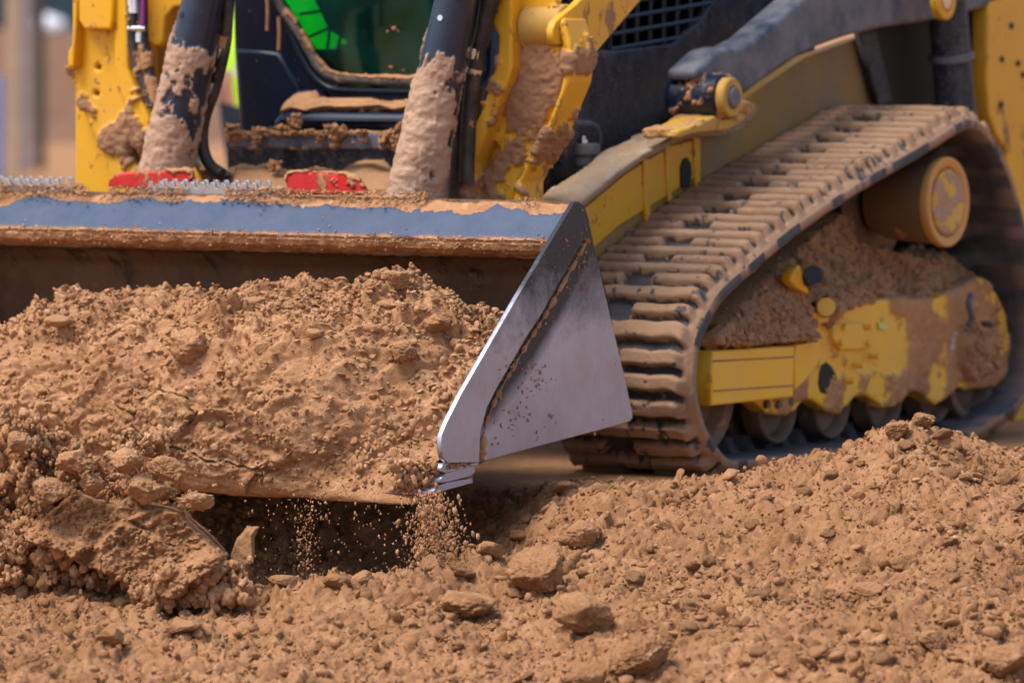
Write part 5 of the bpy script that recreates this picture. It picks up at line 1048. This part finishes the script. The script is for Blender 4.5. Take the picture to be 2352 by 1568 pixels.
def fingers(J, E2):
    for s, sg in (('L', 1), ('R', -1)):
        hx, hy, hz = J['hand' + s][:3]; wx_, wy_, wz_ = J['wr' + s][:3]; dv = Vector((hx - wx_, hy - wy_, hz - wz_)).normalized(); sd_ = dv.cross(Vector((0, 0, 1)) if abs(dv.z) < .8 else Vector((0, 1, 0))).normalized(); nm = dv.cross(sd_)
        for i, (o_, l_) in enumerate(((-.030, .060), (-.010, .072), (.010, .068), (.028, .052))):
            a = Vector((hx, hy, hz)) + dv * .025 + sd_ * o_; b = a + dv * l_ * .5 + nm * .008; c = b + dv * l_ * .35 + nm * .022
            for k, (nme, p, r) in enumerate((('a', a, .010), ('b', b, .009), ('c', c, .0075))): J['hand%s%d%s' % (s, i, nme)] = (*p, r)
            E2 += [('hand' + s, 'hand%s%da' % (s, i)), ('hand%s%da' % (s, i), 'hand%s%db' % (s, i)), ('hand%s%db' % (s, i), 'hand%s%dc' % (s, i))]
        a = Vector((hx, hy, hz)) - sd_ * .04 ; b = a - sd_ * .02 + dv * .04
        J['hand%st' % s] = (*a, .011); J['hand%su' % s] = (*b, .009); E2 += [('hand' + s, 'hand%st' % s), ('hand%st' % s, 'hand%su' % s)]
# worker standing far behind the cab (only the edge of the vest shows beside the cab post)
J = dict(STD); face_pts(J, 0, -.01, 1.66); E2 = list(ED); fingers(J, E2)
J['belly'] = (0, 0, 1.10, .21, .8); J['pelvis'] = (0, 0, .94, .215, .8); J['thighL'] = (.11, 0, .76, .12); J['thighR'] = (-.11, 0, .76, .12)
pw_ = K(655, 400, d=18.3); figure('person', J, E2, (pw_[0], pw_[1], -.02), TH, 'worker in a lime hi vis vest standing behind the cab')
# ================================================================== BACKGROUND
M_w1 = plain('weathered_timber', (.50, .36, .24, 1), .85); M_w2 = plain('grey_timber', (.30, .27, .28, 1), .85); M_bluep = plain('blue_plastic', (.25, .33, .60, 1), .5)
def bgbox(name, u0, u1, vt, vb_, d_, dep, mat, label, cat):
    a = K(u0, vb_, d=d_); b = K(u1, vt, d=d_); wd = (u1 - u0) * d_ / FPX; c = (a + b) / 2
    bm = bmesh.new(); bmesh.ops.create_cube(bm, size=1)
    for v in bm.verts: v.co = Vector((v.co.x * wd, v.co.y * dep, (v.co.z + .5) * (b[2] + .0)))
    bmesh.ops.bevel(bm, geom=bm.edges[:], offset=.015, segments=2, affect='EDGES')
    me = bpy.data.meshes.new(name); bm.to_mesh(me); bm.free(); me.materials.append(mat); o = bpy.data.objects.new(name, me); COL.objects.link(o)
    o.location = (c[0], c[1], 0); o.rotation_euler = (0, 0, TH); tag(o, label, cat); return o
DB = 38.
bgbox('timber_post', 16, 48, -60, 400, DB, .09, M_w1, 'pale timber post at the far left edge of the background', 'post')
bgbox('timber_post', 50, 76, -60, 392, DB + 1, .09, M_w2, 'grey timber post beside the pale one in the background', 'post')
bgbox('steel_post', 82, 104, -80, 395, DB + 1.5, .08, plain('dark_post', (.07, .055, .05, 1), .7), 'dark post right of the two timber posts in the background', 'post')
bgbox('plastic_barrier', -60, 8, 175, 405, DB - 1, .3, M_bluep, 'blue plastic barrier at the far left edge behind the bucket', 'barrier')
# heap of dirt far behind
def berm(u0, u1, vt, d_, label):
    n = 90; a = K((u0 + u1) / 2, 300, d=d_); wd = (u1 - u0) * d_ / FPX; hgt_ = K(0, vt, d=d_)[2]
    gx, gy = np.meshgrid(np.linspace(-1, 1, n), np.linspace(-1, 1, n), indexing='ij'); r = np.clip(1 - np.maximum(np.abs(gx) ** 3, np.abs(gy)), 0, 1)
    Pn = np.stack([gx.ravel() * wd / 2, gy.ravel() * 4, 0 * gx.ravel()], 1); z = (sst(0, .45, r.ravel()) * hgt_ * (1 + .05 * fbm(Pn * .8, 4, 7))) - .02
    Pn[:, 2] = z; me = np_mesh('dirt_stockpile', Pn, grid_faces(n, n)); o = link('dirt_stockpile', me, soil_mat('damp_dirt', (.22, .125, .08, 1), (.17, .09, .055, 1), (.27, .16, .11, 1), .5)); o.location = (a[0], a[1], 0); o.rotation_euler = (0, 0, TH); tag(o, label, 'dirt pile'); return hgt_
hb = berm(-500, 1400, 72, 52, 'long low stockpile of brown dirt far behind the machine')
def wpos(u, d_): a = K(u, 300, d=d_); return a[0], a[1]
sx0, sy0 = wpos(122, 50)
sk = big_clod('bulk_bag', Vector((sx0, sy0, 1.0)), (.15, .12, .10), 'pale bulk bag lying on the far dirt stockpile', sub=5, amp=.05, mat=M_whiteB, seed=91); sk['category'] = 'bag'
tx, ty = wpos(200, 60); bm = bmesh.new(); 
def trailer():
    e = empty('parked_trailer', (tx, ty, 0)); e.rotation_euler = (0, 0, TH); tag(e, 'dark teal trailer standing far behind the dirt stockpile', 'trailer')
    def lb(name, a, b, mat):
        bm = bmesh.new(); bmesh.ops.create_cube(bm, size=1)
        for v in bm.verts: v.co = Vector([(a[i] + b[i]) / 2 + v.co[i] * (b[i] - a[i]) for i in range(3)])
        bmesh.ops.bevel(bm, geom=bm.edges[:], offset=.03, segments=2, affect='EDGES'); me = bpy.data.meshes.new(name); bm.to_mesh(me); bm.free(); me.materials.append(mat); o = bpy.data.objects.new(name, me); COL.objects.link(o); o.parent = e
    lb('trailer_body', (-3.2, 0, .95), (3.2, 2.3, 2.8), plain('teal_tarp', (.02, .05, .07, 1), .6)); lb('trailer_chassis', (-3, .3, .7), (3, 2, .93), M_dark)
    for x in (-1.8, -.8, 1.4):
        bm = bmesh.new(); bmesh.ops.create_cone(bm, cap_ends=True, segments=28, radius1=.42, radius2=.42, depth=.25, matrix=Matrix.Translation((x, .2, .42)) @ Matrix.Rotation(math.pi / 2, 4, 'X')); me = bpy.data.meshes.new('wheel'); bm.to_mesh(me); bm.free(); me.materials.append(M_hose); o = bpy.data.objects.new('wheel', me); COL.objects.link(o); o.parent = e
trailer()

# crumbs lying on the huge leaning clod
hc = [o for o in bpy.data.objects if o.get('label', '').startswith('huge cleaved')][0]
vv = get_co(hc.data); vv = vv[:len(vv) // 2]; ii = rng.choice(len(vv), 700); sz_ = psize(700, .002, .008, 2.3)
tag(scatter('clod_crumbs', vv[ii] - FW * sz_[:, None] * .3, sz_, PROTO2, M_soil, 1), 'crumbs clinging to the huge leaning clod at the left', 'soil crumbs', kind='stuff')
